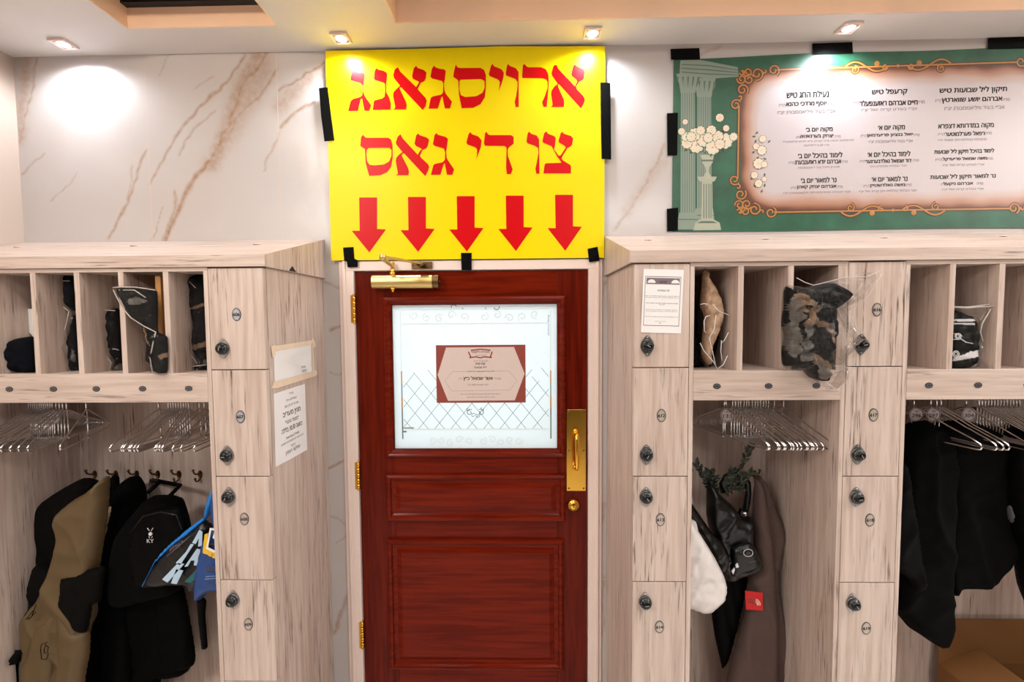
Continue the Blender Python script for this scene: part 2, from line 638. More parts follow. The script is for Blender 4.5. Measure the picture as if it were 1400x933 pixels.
WOOD_L = ((202, 183, 171), (182, 160, 147), (74, 52, 40))
M_ = dict(
    woodv=wood('laminate vertical', 'z', *WOOD_L),
    woodh=wood('laminate horizontal', 'x', *WOOD_L),
    woody=wood('laminate depthwise', 'y', *WOOD_L),
    marble=marble('cream marble tile', (190, 184, 182), (150, 106, 58)),
    peach=marble('peach stone lining', (250, 210, 176), (150, 110, 84), joints=False, rough=0.5, attr=False),
    ceil=pmat('ceiling paint', (214, 210, 208), 0.55, var=0.02, scale=3),
    floor=pmat('floor tile', (232, 226, 220), 0.25, var=0.08, scale=5),
    plaster=pmat('room paint', (58, 52, 48), 0.8, var=0.03, scale=3),
    black=pmat('black paint', (14, 12, 12), 0.6, var=0.2),
    red=wood('red mahogany', 'x', (110, 29, 10), (88, 19, 6), (58, 11, 4), rough=0.2, amount=0.4, spec=0.1),
    redv=wood('red mahogany upright', 'z', (102, 26, 9), (80, 17, 6), (54, 10, 4), rough=0.22, amount=0.4, spec=0.1),
    casing=pmat('casing paint', (236, 216, 206), 0.4, var=0.03, scale=9),
    brass=pmat('polished brass', (232, 178, 74), 0.2, 1.0, var=0.08, scale=16),
    gold=pmat('satin gold metal', (214, 186, 120), 0.34, 0.9, var=0.05, scale=25),
    oldbrass=pmat('aged brass', (120, 92, 60), 0.35, 1.0, var=0.2, scale=60),
    chrome=pmat('chrome wire', (232, 230, 230), 0.16, 1.0, var=0.08, scale=40),
    steel=pmat('brushed steel', (170, 168, 168), 0.3, 1.0, var=0.08, scale=60),
    knob=pmat('black plastic', (5, 5, 6), 0.3, var=0.1, spec=0.4),
    white=pmat('white ink', (236, 234, 230), 0.5, var=0.02),
    plate=pmat('number plate face', (186, 172, 160), 0.4, 0.3, var=0.08, scale=80),
    plategrey=pmat('silver number plate face', (176, 178, 186), 0.3, 0.5, var=0.08, scale=80),
    ink=pmat('dark ink', (44, 40, 40), 0.6, var=0.05),
    yellow=pmat('yellow vinyl', (234, 212, 0), 0.34, var=0.03, scale=5, spec=0.15),
    signred=pmat('red vinyl print', (202, 0, 12), 0.34, var=0.03, scale=5, spec=0.15),
    tape=pmat('black tape', (5, 5, 5), 0.5, var=0.2, scale=50, bump=0.2, spec=0.06),
    frost=frosted('frosted glass'),
    darkline=pmat('cut lines with dark view painted', (112, 120, 124), 0.1, var=0.35, scale=20),
    paleline=pmat('etching with bright view painted', (226, 236, 240), 0.15, var=0.05, scale=20),
    paper=pmat('white paper', (228, 224, 222), 0.7, var=0.03, scale=14, bump=0.25, bscale=10),
    oldtape=pmat('yellowed tape', (226, 204, 178), 0.35, var=0.08, scale=40),
    film=clear_film('clear vinyl', opacity=0.05),
    film2=clear_film('clear vinyl soft', opacity=0.09),
    seam=pmat('vinyl seam', (186, 176, 168), 0.25, var=0.25, scale=40),
    velvet=pmat('black velvet', (4, 4, 4), 0.8, var=0.3, scale=20, spec=0.1),
    navy=pmat('navy velvet', (5, 6, 14), 0.8, var=0.3, scale=20, spec=0.1),
    tan=pmat('tan reflection tone', (112, 84, 58), 0.3, var=0.75, scale=55, bump=0.6),  # paints the tan reflections gathered in the clear vinyl bags
    lace=pmat('cream brocade', (178, 146, 118), 0.6, var=0.5, scale=75, bump=0.5, bscale=90),
    embroid=pmat('silver embroidery', (214, 212, 214), 0.45, var=0.15, scale=70),
    netting=pmat('silver netting', (84, 79, 74), 0.35, var=0.98, scale=120),
    buttonface=pmat('button face', (96, 94, 98), 0.35, 0.4, var=0.1, scale=60),
    tick=pmat('dial tick', (150, 148, 146), 0.5, var=0.05),
    greycloth=pmat('grey cloth patch', (44, 42, 45), 0.8, var=0.2),
    blackcloth=pmat('black cloth', (3, 3, 3), 0.85, var=0.3, scale=40, bump=0.2, bscale=150, spec=0.08),
    blacknylon=pmat('black nylon', (3, 3, 3), 0.6, var=0.3, scale=30, bump=0.15, bscale=60, spec=0.07),
    softblack=pmat('soft black fabric', (8, 6, 5), 0.85, var=0.25, scale=40, spec=0.1),
    olive=pmat('olive softshell', (90, 70, 40), 0.6, var=0.14, scale=14),
    brown=pmat('brown fleece', (78, 58, 52), 0.85, var=0.14, scale=26, bump=0.15, bscale=200),
    redtag=pmat('red woven label', (196, 14, 20), 0.6, var=0.06),
    peachink=pmat('pale label print', (240, 196, 178), 0.6, var=0.04),
    plastwhite=pmat('white plastic bag', (214, 206, 202), 0.4, var=0.03, scale=9, bump=0.3, bscale=18),
    plastblack=pmat('black plastic bag', (3, 3, 3), 0.36, var=0.2, scale=9, bump=0.5, bscale=22),
    blue=pmat('bright blue binding', (24, 128, 214), 0.5, var=0.1),
    bluebag=pmat('royal blue bag', (22, 62, 124), 0.42, var=0.25, scale=12),
    paleblue=pmat('pale blue print', (176, 202, 222), 0.5, var=0.08),
    teal=pmat('teal print', (20, 92, 96), 0.5, var=0.2),
    goldink=pmat('yellow print', (226, 180, 40), 0.5, var=0.1),
    beige=pmat('beige bag paper', (176, 148, 124), 0.7, var=0.15, scale=30, bump=0.3),
    green=pmat('green foil', (16, 84, 46), 0.3, var=0.3, scale=40),
    leaf=pmat('dark green leaf', (20, 32, 16), 0.4, var=0.35, scale=60),
    twig=pmat('twig bark', (58, 44, 30), 0.7, var=0.2),
    card=pmat('corrugated cardboard', (120, 78, 36), 0.75, var=0.08, scale=10),
    cardin=pmat('cardboard inside', (140, 90, 40), 0.8, var=0.08, scale=10),
    bannergreen=pmat('green marbled print', (36, 86, 62), 0.4, var=0.6, scale=13),
    colgrey=pmat('printed column stone', (128, 144, 130), 0.45, var=0.1, scale=16),
    coldark=pmat('printed column shade line', (88, 106, 94), 0.45, var=0.1, scale=16),
    goldframe=pmat('printed gold scroll', (172, 116, 54), 0.4, var=0.22, scale=50),
    scrolldark=pmat('printed scroll outline', (74, 36, 18), 0.45, var=0.2),
    titleink=pmat('dark green ink', (10, 52, 38), 0.5, var=0.1),
    textink=pmat('aubergine ink', (52, 26, 42), 0.5, var=0.1),
    lightink=pmat('pale ink', (118, 102, 110), 0.5, var=0.05),
    urn=pmat('printed urn stone', (166, 170, 150), 0.45, var=0.12, scale=30),
    flowerw=pmat('ivory petal print', (208, 206, 180), 0.5, var=0.1, scale=60),
    flowerp=pmat('blush petal print', (236, 204, 182), 0.5, var=0.12, scale=60),
    leafink=pmat('leaf print', (70, 88, 62), 0.5, var=0.2, scale=60),
    noticered=pmat('rust print', (140, 60, 48), 0.5, var=0.06, scale=40),
    noticepink=pmat('blush print', (208, 190, 182), 0.5, var=0.03, scale=40),
    slat=pmat('honey pine', (196, 138, 80), 0.5, var=0.12, scale=14),
    lens=emit('lamp lens', (236, 242, 255), 14.0),
    panel=emit('fill light diffuser', (255, 244, 230), 3.0),
    tagwhite=pmat('tag plastic', (214, 200, 204), 0.35, var=0.05),
)
inkprint = print_mat('printed parchment')

# ================================================================== THE SETTING
CEIL = 2.894
XL, XR = -1.983, 5.6
YR = -4.4
DX0, DX1, DZ = -0.6545, 0.2595, 2.0455          # door leaf
LF = -0.4204                                    # locker fronts


def structure(o):
    o['kind'] = 'structure'
    return o


# marble veins seen on the tiles: (points in metres on the wall, half width, strength)
def wv(pts, ox=0, oy=0, s=2.743):
    return [W(ox + a / s, oy + b / s, 0.0) for a, b in pts]


VEINS = [
    (wv([(1000, 200), (905, 330), (860, 470), (760, 640), (690, 740), (625, 900)]), 0.010, 0.85),
    (wv([(960, 210), (905, 330), (880, 400), (850, 500), (790, 620)]), 0.034, 0.62),
    (wv([(1037, 260), (985, 345), (900, 430), (862, 495)]), 0.008, 0.7),
    (wv([(985, 240), (955, 330), (890, 440), (850, 520)]), 0.045, 0.45),
    (wv([(918, 202), (860, 300), (770, 380), (700, 460), (655, 515)]), 0.006, 0.7),
    (wv([(655, 515), (600, 610), (568, 695)]), 0.005, 0.6),
    (wv([(810, 415), (730, 480), (670, 580)]), 0.005, 0.5),
    (wv([(655, 720), (660, 770), (630, 860), (615, 900)]), 0.006, 0.6),
    (wv([(610, 770), (585, 860), (575, 900)]), 0.003, 0.5),
    (wv([(100, 215), (95, 330), (80, 440), (70, 520)]), 0.030, 0.5),
    (wv([(140, 220), (120, 350), (95, 450), (72, 530)]), 0.005, 0.7),
    (wv([(550, 560), (510, 670), (480, 760), (440, 830), (405, 900)]), 0.006, 0.65),
    (wv([(500, 620), (480, 730)]), 0.004, 0.4),
    (wv([(290, 650), (240, 710), (190, 755)]), 0.003, 0.45),
    (wv([(165, 575), (110, 620), (85, 655)]), 0.004, 0.5),
    (wv([(1222, 240), (1150, 275), (1090, 315), (1047, 345)]), 0.006, 0.85),
    (wv([(1222, 265), (1150, 310), (1047, 400)]), 0.034, 0.52),
    (wv([(1180, 385), (1110, 420), (1047, 475)]), 0.006, 0.75),
    (wv([(1047, 490), (1015, 570), (990, 640)]), 0.004, 0.5),
    (wv([(800, 290), (735, 325)]), 0.003, 0.4),
    (wv([(635, 208), (600, 290)]), 0.003, 0.35),
    (wv([(210, 480), (185, 545), (165, 575), (110, 680), (50, 760)], 820, 0, 2.414), 0.006, 0.65),
    (wv([(200, 540), (160, 600), (90, 700)], 820, 0, 2.414), 0.026, 0.34),
    (wv([(400, 148), (370, 160), (330, 178)], 820, 0, 2.414), 0.006, 0.5),
    ([W(452, 452, 0), W(470, 448, 0)], 0.006, 0.7), ([W(450, 508, 0), W(462, 512, 0), W(472, 505, 0)], 0.003, 0.5),
    ([W(448, 640, 0), W(463, 632, 0), W(478, 630, 0)], 0.005, 0.8), ([W(452, 705, 0), W(466, 712, 0), W(478, 722, 0)], 0.003, 0.6),
    ([W(458, 745, 0), W(472, 735, 0), W(478, 720, 0)], 0.003, 0.5),
    ([W(478, 800, 0), W(470, 830, 0), W(456, 866, 0)], 0.009, 0.6), ([W(440, 385, 0), W(462, 392, 0), W(470, 378, 0)], 0.004, 0.5),
    ([W(828, 385, 0), W(822, 420, 0), W(818, 436, 0)], 0.006, 0.5), ([W(826, 690, 0), W(820, 730, 0)], 0.008, 0.5),
    ([W(826, 790, 0), W(820, 870, 0)], 0.008, 0.5),
]


def vein_field(P):
    """P: n x 2 wall points -> vein strength 0..1"""
    wx = np.array([mnoise.noise(Vector((x * 9, z * 9, 1.0))) + 0.6 * mnoise.noise(Vector((x * 30, z * 30, 4.0))) for x, z in P])
    wz = np.array([mnoise.noise(Vector((x * 9, z * 9, 7.0))) + 0.6 * mnoise.noise(Vector((x * 30, z * 30, 9.0))) for x, z in P])
    Q = P + 0.012 * np.stack([wx, wz], 1)
    out = np.zeros(len(P))
    for pts, w, k in VEINS:
        A = np.array(pts)
        d = np.full(len(P), 9.0)
        for a, b in zip(A[:-1], A[1:]):
            e = b - a
            t = np.clip(((Q - a) @ e) / (e @ e), 0, 1)
            d = np.minimum(d, np.hypot(*(Q - a - t[:, None] * e).T))
        out = np.maximum(out, k * np.exp(-(d / w) ** 2))
    return out


def grid_wall(mb, x0, x1, z0, z1, step):
    nx = max(1, int((x1 - x0) / step)); nz_ = max(1, int((z1 - z0) / step))
    vs = [(x0 + (x1 - x0) * i / nx, 0.0, z0 + (z1 - z0) * j / nz_) for j in range(nz_ + 1) for i in range(nx + 1)]
    fs = [(j * (nx + 1) + i, j * (nx + 1) + i + 1, (j + 1) * (nx + 1) + i + 1, (j + 1) * (nx + 1) + i) for j in range(nz_) for i in range(nx)]
    mb.add(vs, fs)


OX0, OX1, OZ = DX0 - 0.012, DX1 + 0.012, DZ + 0.012     # opening in the wall
mb = MB()
grid_wall(mb, XL, -0.72, 2.0, 2.9, 0.0065)
grid_wall(mb, -0.72, 0.30, OZ, 2.9, 0.02)
grid_wall(mb, 0.30, 1.95, 2.0, 2.9, 0.009)
grid_wall(mb, 1.95, XR, 2.0, 2.9, 0.1)
grid_wall(mb, XL, -0.82, 0.0, 2.0, 0.4)
grid_wall(mb, -0.82, OX0, 0.0, 2.0, 0.006)
grid_wall(mb, OX0, -0.6, 2.0, OZ, 0.02) if False else None
grid_wall(mb, OX1, 0.36, 0.0, 2.0, 0.008)
grid_wall(mb, 0.36, XR, 0.0, 2.0, 0.4)
grid_wall(mb, -0.72, OX0, 2.0, OZ, 0.006)
grid_wall(mb, OX1, 0.30, 2.0, OZ, 0.008)
mb.box(XL, OX0, 0.004, 0.12, 0, 2.9)
mb.box(OX1, XR, 0.004, 0.12, 0, 2.9)
mb.box(OX0, OX1, 0.004, 0.12, OZ, 2.9)
wall = structure(mb.build('wall_back', M_['marble'], fix=False))
P_ = np.array([(a[0], a[2]) for a in mb.v])
vf_ = np.zeros(len(P_))
msk = (P_[:, 1] > 2.05) | (((P_[:, 0] > -0.83) & (P_[:, 0] < 0.4)))
vf_[msk] = vein_field(P_[msk])
at_ = wall.data.attributes.new('vein', 'FLOAT', 'POINT')
at_.data.foreach_set('value', vf_.astype(np.float32))

# left side wall with its own veins
mb = MB()
ny, nz_ = 90, 60
vs = [(XL, -1.6 + 1.6 * i / ny, 2.0 + 0.9 * j / nz_) for j in range(nz_ + 1) for i in range(ny + 1)]
fs = [(j * (ny + 1) + i, j * (ny + 1) + i + 1, (j + 1) * (ny + 1) + i + 1, (j + 1) * (ny + 1) + i) for j in range(nz_) for i in range(ny)]
mb.add(vs, fs)
mb.box(XL - 0.1, XL - 0.002, YR, 0.12, 0, CEIL + 0.3)
mb.box(XL - 0.0021, XL, YR, -1.6, 0, CEIL)
mb.box(XL - 0.0021, XL, -1.6, 0, 0, 2.0)
wl = structure(mb.build('wall_left', M_['marble'], fix=False))
val = []
for x, y, z in mb.v:
    q = mnoise.noise(Vector((y * 6 + z * 4, z * 5, 2)))
    d1 = abs((z - 2.33) - (y + 0.03) * -1.6 + 0.05 * q)
    d2 = abs((z - 2.24) - (y + 0.10) * 1.1 + 0.05 * q)
    d3 = abs((z - 2.62) - (y + 0.05) * -1.0 + 0.04 * q)
    val.append(0.9 * math.exp(-(d1 / 0.02) ** 2) + 0.8 * math.exp(-(d2 / 0.02) ** 2) + 0.8 * math.exp(-(d3 / 0.018) ** 2))
at_ = wl.data.attributes.new('vein', 'FLOAT', 'POINT')
at_.data.foreach_set('value', np.array(val, np.float32))

mb = MB(); mb.box(XR, XR + 0.1, YR, 0.12, 0, CEIL + 0.3); structure(mb.build('wall_right', M_['plaster']))
mb = MB(); mb.box(XL, XR, YR - 0.1, YR, 0, CEIL + 0.3); structure(mb.build('wall_rear', M_['plaster']))
mb = MB(); mb.box(XL, XR, YR, 2.2, -0.06, 0); structure(mb.build('floor', M_['floor']))

# ceiling: a soffit along the wall, beams, and two coffers
CY0, CY1 = -0.155, -1.45
A0, A1 = -1.39, -0.853
B0 = -0.435
mb = MB()
T = 0.16
for b in ((XL, XR, CY0, 0.0), (XL, XR, YR, CY1), (XL, A0, CY1, CY0), (A1, B0, CY1, CY0)):
    mb.box(b[0], b[1], b[2], b[3], CEIL, CEIL + T)
structure(mb.build('ceiling', M_['ceil']))
# stone linings of the coffers (thin slabs on the beam sides)
mb = MB()
h1, h2 = 0.082, 0.16
t_ = 0.004
mb.box(A0, A1, CY0 - t_, CY0, CEIL + 0.001, CEIL + h1)
mb.box(A0, A1, CY1, CY1 + t_, CEIL + 0.001, CEIL + h1)
mb.box(A0, A0 + t_, CY1, CY0, CEIL + 0.001, CEIL + h1)
mb.box(A1 - t_, A1, CY1, CY0, CEIL + 0.001, CEIL + h1)
structure(mb.build('trim_1', M_['peach']))
mb = MB()
mb.box(B0, XR, CY0 - t_, CY0, CEIL + 0.001, CEIL + h2)
mb.box(B0, XR, CY1, CY1 + t_, CEIL + 0.001, CEIL + h2)
mb.box(B0, B0 + t_, CY1, CY0, CEIL + 0.001, CEIL + h2)
structure(mb.build('trim_2', M_['peach']))
mb = MB()
mb.box(A0, A1, CY1, CY0, CEIL + h1, CEIL + T)
for k in range(18):
    y = CY1 + 0.04 + k * 0.072
    mb.box(A0, A1, y, y + 0.03, CEIL + h1 - 0.012, CEIL + h1)
structure(mb.build('trim_3', M_['black']))
mb = MB(); mb.box(B0, XR, CY1, CY0, CEIL + T, CEIL + T + 0.02); structure(mb.build('trim_4', M_['ceil']))

# room beyond the door
mb = MB()
mb.box(-1.0, -0.98, 0.12, 2.0, 0, 2.5); mb.box(0.6, 0.62, 0.12, 2.0, 0, 2.5)
mb.box(-1.0, 0.62, 2.0, 2.02, 0, 2.5); mb.box(-1.0, 0.62, 0.12, 2.02, 2.5, 2.52)
structure(mb.build('wall_beyond', M_['ceil']))
ld = bpy.data.lights.new('pane_backlight', 'AREA'); ld.energy = PANE_BACKLIGHT_W; ld.shape = 'RECTANGLE'; ld.size = 0.9; ld.size_y = 0.9  # added unseen light, brightens the frosted pane from behind
ld.color = (0.93, 0.98, 1.0)
lo = bpy.data.objects.new('pane_backlight', ld); COL.objects.link(lo); lo.location = (-0.2, 1.05, 2.46)
lo.rotation_euler = (math.radians(-18), 0, 0)

# ------------------------------------------------------------------ lamps of the room: added fill lights, then the downlights
for k, (cx, cy) in enumerate(((-1.12, -1.05), (0.5, -1.05), (1.95, -1.05), (3.4, -1.05), (4.85, -1.05), (-1.6, -2.6), (1.0, -2.6))):  # unseen panels added to light the locker fronts
    t = thing('fill_panel', ['added unseen white light panel in the left ceiling coffer', 'added unseen white light panel in the right ceiling coffer nearest the door', 'second added unseen light panel from the door in the right coffer', 'third added unseen light panel from the door in the right coffer', 'added unseen white light panel at the far right end of the coffer', 'added unseen white light panel behind the camera on the left', 'added unseen white light panel behind the camera on the right'][k],
              'added fill light', (cx, cy, CEIL + (0.0, T)[0 < k < 5]), 'added fill light panels')
    CZ_ = CEIL + ((h1 - 0.014), T, T, T, T, 0, 0)[k]
    t.location.z = CZ_; WLOC[t] = Vector((cx, cy, CZ_))
    hw = 0.25 if k == 0 else (0.30 if k == 5 else 0.59)
    mb = MB()
    for b in ((-hw - .02, hw + .02, -.31, -.29), (-hw - .02, hw + .02, .29, .31), (-hw - .02, -hw, -.29, .29), (hw, hw + .02, -.29, .29)):
        mb.box(cx + b[0], cx + b[1], cy + b[2], cy + b[3], CZ_ - .03, CZ_)
    mb.build('frame', M_['casing'], t)
    mb = MB(); mb.box(cx - hw, cx + hw, cy - .29, cy + .29, CZ_ - .012, CZ_ - .002); mb.build('diffuser', M_['panel'], t)
    ld = bpy.data.lights.new('fill_panel_light', 'AREA'); ld.energy = FILL_PANEL_W[k]; ld.shape = 'RECTANGLE'; ld.size = 2 * hw; ld.size_y = 0.55
    ld.color = (1.0, 0.99, 0.975)
    lo = bpy.data.objects.new('fill_panel_light', ld); COL.objects.link(lo); lo.parent = t; lo.location = (0, 0, -.035)

# added unseen warm strip that brightens the lining of the left coffer
t = thing('fill_strip', 'added unseen warm light strip along the inner side of the left ceiling coffer', 'light strip', ((A0 + A1) / 2, CY1 + 0.02, CEIL + 0.03))
mb = MB(); mb.box(A0 + 0.02, A1 - 0.02, CY1 + 0.0045, CY1 + 0.016, CEIL + 0.020, CEIL + 0.045); mb.build('housing', M_['casing'], t)
mb = MB(); mb.box(A0 + 0.025, A1 - 0.025, CY1 + 0.0165, CY1 + 0.020, CEIL + 0.024, CEIL + 0.041); mb.build('diffuser', M_['panel'], t)
ld = bpy.data.lights.new('fill_strip_light', 'AREA'); ld.energy = STRIP_W; ld.shape = 'RECTANGLE'; ld.size = 0.48; ld.size_y = 0.015; ld.color = (1.0, 0.86, 0.72)
lo = bpy.data.objects.new('fill_strip_light', ld); COL.objects.link(lo); lo.parent = t; lo.location = (0, 0.004, 0.0025); lo.rotation_euler = (math.radians(90), 0, 0)

DLAB = ['square downlight over the marble wall at far left', 'square downlight over the left end of the yellow sign',
        'square downlight over the right end of the yellow sign', 'square downlight over the green banner']
for k, cx in enumerate((-1.693, -0.654, 0.265, 1.181)):
    cy = -0.086
    t = thing('downlight', DLAB[k], 'downlight', (cx, cy, CEIL), 'square downlights in the soffit')
    z1 = CEIL - 0.001; z0 = CEIL - 0.010
    mb = MB()
    a, b = 0.031, 0.026
    mb.box(cx - a, cx + a, cy - a, cy - b, z0, z1); mb.box(cx - a, cx + a, cy + b, cy + a, z0, z1)
    mb.box(cx - a, cx - b, cy - b, cy + b, z0, z1); mb.box(cx + b, cx + a, cy - b, cy + b, z0, z1)
    mb.build('frame', M_['casing'], t)
    mb = MB(); mb.lathe([(0.025, 0.0), (0.025, 0.004), (0.020, 0.0055)], (cx, cy, z1), axis='z', n=20)
    mb.v = [(x, y, z1 - (z - z1) - 0.0005) for x, y, z in mb.v]
    mb.build('reflector', M_['casing'], t)
    mb = MB(); mb.lathe([(0.0195, 0.0), (0.015, 0.003), (0.001, 0.004)], (cx, cy, 0), axis='z', n=20)
    mb.v = [(x, y, z1 - 0.0065 - z) for x, y, z in mb.v]
    mb.build('lens', M_['lens'], t)
    ld = bpy.data.lights.new('downlight_beam', 'SPOT'); ld.energy = DOWNLIGHT_W; ld.spot_size = math.radians(168); ld.spot_blend = 0.6
    ld.shadow_soft_size = 0.02; ld.color = (0.86, 0.92, 1.0)
    lo = bpy.data.objects.new('downlight_beam', ld); COL.objects.link(lo); lo.parent = t; lo.location = (0, 0, -0.016)
    lo.rotation_euler = (math.radians(-4), 0, 0)

# ================================================================== DOOR
# casing (jambs and head)
mb = MB()
cs = lambda x0, x1, z0, z1: (mb.box(x0, x1, -0.012, 0.05, z0, z1))
cs(-0.700, DX0 - 0.003, 0, DZ + 0.003)
cs(DX1 + 0.003, 0.303, 0, DZ + 0.003)
cs(-0.700, 0.303, DZ + 0.003, 2.086)
mb.box(-0.700, -0.688, -0.018, -0.012, 0, 2.086); mb.box(0.291, 0.303, -0.018, -0.012, 0, 2.086)
mb.box(-0.716, -0.7005, -0.008, 0.0, 0, 2.086); mb.box(0.3035, 0.317, -0.008, 0.0, 0, 2.086)
structure(mb.build('trim_5', M_['casing'], bevel=0.002))

door = thing('door_1', 'red mahogany door with a frosted etched glass pane and brass fittings', 'door', (DX0, 0.02, 0.008), kind='structure')
GX0, GX1, GZ0, GZ1 = -0.512, 0.141, 1.336, 1.913
FY = 0.0
mb = MB()
mb.box(DX0, GX0, FY, 0.045, 0.008, DZ); mb.box(GX1, DX1, FY, 0.045, 0.008, DZ)
st = mb.build('stiles', M_['redv'], door, bevel=0.0015)
mb = MB()
mb.box(GX0, GX1, FY, 0.045, GZ1, DZ); mb.box(GX0, GX1, FY, 0.045, 0.008, GZ0)
mb.build('rails', M_['red'], door, bevel=0.0015)
BOL = [(0, 0.0), (0.0, -0.006), (0.004, -0.015), (0.011, -0.018), (0.018, -0.015), (0.022, -0.008), (0.030, -0.005), (0.030, 0.02)]
mb = MB(); mb.frame(-0.545, 0.174, GZ0 - 0.033, GZ1 + 0.033, BOL); w_ = mb.build('glass_moulding', M_['red'], door)
for (a, b, c, d_) in ((-0.548, 0.173, 1.043, 1.236), (-0.549, 0.165, 0.421, 0.970)):
    mb = MB()
    mb.frame(a, b, c, d_, [(0, 0.0), (0.0, -0.006), (0.004, -0.015), (0.011, -0.018), (0.018, -0.015), (0.023, -0.006), (0.030, -0.002), (0.040, -0.002)])
    mb.build('panel_moulding', M_['red'], door)
    mb = MB()
    mb.frame(a + 0.038, b - 0.038, c + 0.038, d_ - 0.038, [(0, 0.0), (0, -0.002), (0.020, -0.009), (0.022, -0.009)], fill=True)
    mb.build('raised_panel', M_['red'], door)
# the pane
mb = MB(); mb.box(GX0 + 0.001, GX1 - 0.001, 0.006, 0.012, GZ0 + 0.001, GZ1 - 0.001)
pane = mb.build('glass_pane', M_['frost'], door)


def clip_seg(p, q, x0, x1, z0, z1):
    t0, t1 = 0.0, 1.0
    dx, dz = q[0] - p[0], q[1] - p[1]
    for pp, qq in ((-dx, p[0] - x0), (dx, x1 - p[0]), (-dz, p[1] - z0), (dz, z1 - p[1])):
        if abs(pp) < 1e-9:
            if qq < 0: return None
        else:
            r = qq / pp
            if pp < 0: t0 = max(t0, r)
            else: t1 = min(t1, r)
    if t0 >= t1: return None
    return (p[0] + dx * t0, p[1] + dz * t0), (p[0] + dx * t1, p[1] + dz * t1)


def strip(mb, p, q, w, y=0.0056):
    d = Vector((q[0] - p[0], q[1] - p[1])); d.normalize()
    n = Vector((-d.y, d.x)) * w / 2
    mb.add([(p[0] + n.x, y, p[1] + n.y), (p[0] - n.x, y, p[1] - n.y), (q[0] - n.x, y, q[1] - n.y), (q[0] + n.x, y, q[1] + n.y)], [(0, 1, 2, 3)])


dark, pale, tanl = MB(), MB(), MB()  # dark below, bright above: view through the clear lines painted on
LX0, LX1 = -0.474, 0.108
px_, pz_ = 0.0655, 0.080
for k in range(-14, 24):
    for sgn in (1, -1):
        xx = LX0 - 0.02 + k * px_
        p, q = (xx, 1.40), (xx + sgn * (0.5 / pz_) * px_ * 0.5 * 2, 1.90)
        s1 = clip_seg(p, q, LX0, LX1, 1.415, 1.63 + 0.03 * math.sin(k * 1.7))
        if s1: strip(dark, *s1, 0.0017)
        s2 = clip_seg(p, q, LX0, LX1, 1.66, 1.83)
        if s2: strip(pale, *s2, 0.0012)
for x in (LX0 - 0.006, LX1 + 0.008):  # view through the clear edges painted as dark, tan and pale bits
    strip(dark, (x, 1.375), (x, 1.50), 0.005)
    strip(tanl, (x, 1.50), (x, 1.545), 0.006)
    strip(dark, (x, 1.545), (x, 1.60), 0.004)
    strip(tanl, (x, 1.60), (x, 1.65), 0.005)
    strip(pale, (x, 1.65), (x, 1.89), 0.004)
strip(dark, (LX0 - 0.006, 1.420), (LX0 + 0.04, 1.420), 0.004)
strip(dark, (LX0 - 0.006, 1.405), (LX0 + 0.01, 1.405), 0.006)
# small cut ornament under the notice and along the top
def scroll(mb, cx, cz, r, turns, a0, sgn, w, y=0.0056, grow=0.25):
    pts = []
    n = int(18 * turns)
    for i in range(n + 1):
        t = i / n
        rr = r * (grow + (1 - grow) * t)
        an = a0 + sgn * 6.283 * turns * t
        pts.append((cx + rr * math.cos(an), cz + rr * math.sin(an)))
    for p, q in zip(pts[:-1], pts[1:]): strip(mb, p, q, w, y)


ocx = -0.186
for s in (-1, 1):
    scroll(dark, ocx + s * 0.022, 1.482, 0.014, 1.1, 1.5, s, 0.0028)
    scroll(dark, ocx + s * 0.008, 1.470, 0.010, 1.0, 0.3, s, 0.0022)
    scroll(dark, ocx + s * 0.030, 1.496, 0.008, 0.8, 0.9, -s, 0.0026)
    scroll(dark, ocx + s * 0.085, 1.902, 0.016, 0.5, 3.4, s, 0.003)
    scroll(dark, ocx + s * 0.045, 1.899, 0.003, 1.0, 0, 1, 0.002)
    for k in range(5):
        scroll(pale, ocx + s * (0.04 + 0.05 * k), 1.865 + 0.008 * math.sin(k * 2), 0.018, 1.2, k, s, 0.005)
        scroll(pale, ocx + s * (0.03 + 0.036 * k), 1.366 + 0.008 * math.sin(k * 2.3), 0.016, 1.2, k * 1.3, s, 0.005)
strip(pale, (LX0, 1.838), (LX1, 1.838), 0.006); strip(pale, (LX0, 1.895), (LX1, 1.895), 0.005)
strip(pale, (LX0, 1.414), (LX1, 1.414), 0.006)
kt = MB()
text(kt, 'Keep covered', lambda a, b: (a, 0.0054, b), 0.1075, 1.83, 0.078, 0.009, rot=-math.pi / 2)
dark.v += []; n_ = len(dark.v)
dark.add(kt.v, kt.f)
dark.build('etched_lattice', M_['darkline'], pane)
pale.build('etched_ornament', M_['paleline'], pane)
tanl.build('tan_view_edge', M_['slat'], pane)

# hinges
for z0, z1 in ((1.846, 1.953), (1.176, 1.285), (0.512, 0.622)):
    mb = MB()
    x = DX0 - 0.004
    for i in range(5):
        a = z0 + (z1 - z0) * i / 5; b = z0 + (z1 - z0) * (i + 1) / 5 - 0.0015
        mb.lathe([(0.007, 0), (0.007, b - a)], (x, -0.010, a), axis='z', n=12)
    for s, z in ((1, z1), (-1, z0)):
        mb.lathe([(0.0065, 0), (0.004, s * 0.005), (0.001, s * 0.008)], (x, -0.010, z), axis='z', n=12)
    mb.box(x - 0.012, x, -0.0135, -0.012, z0, z1)
    mb.build('hinge', M_['brass'], door)

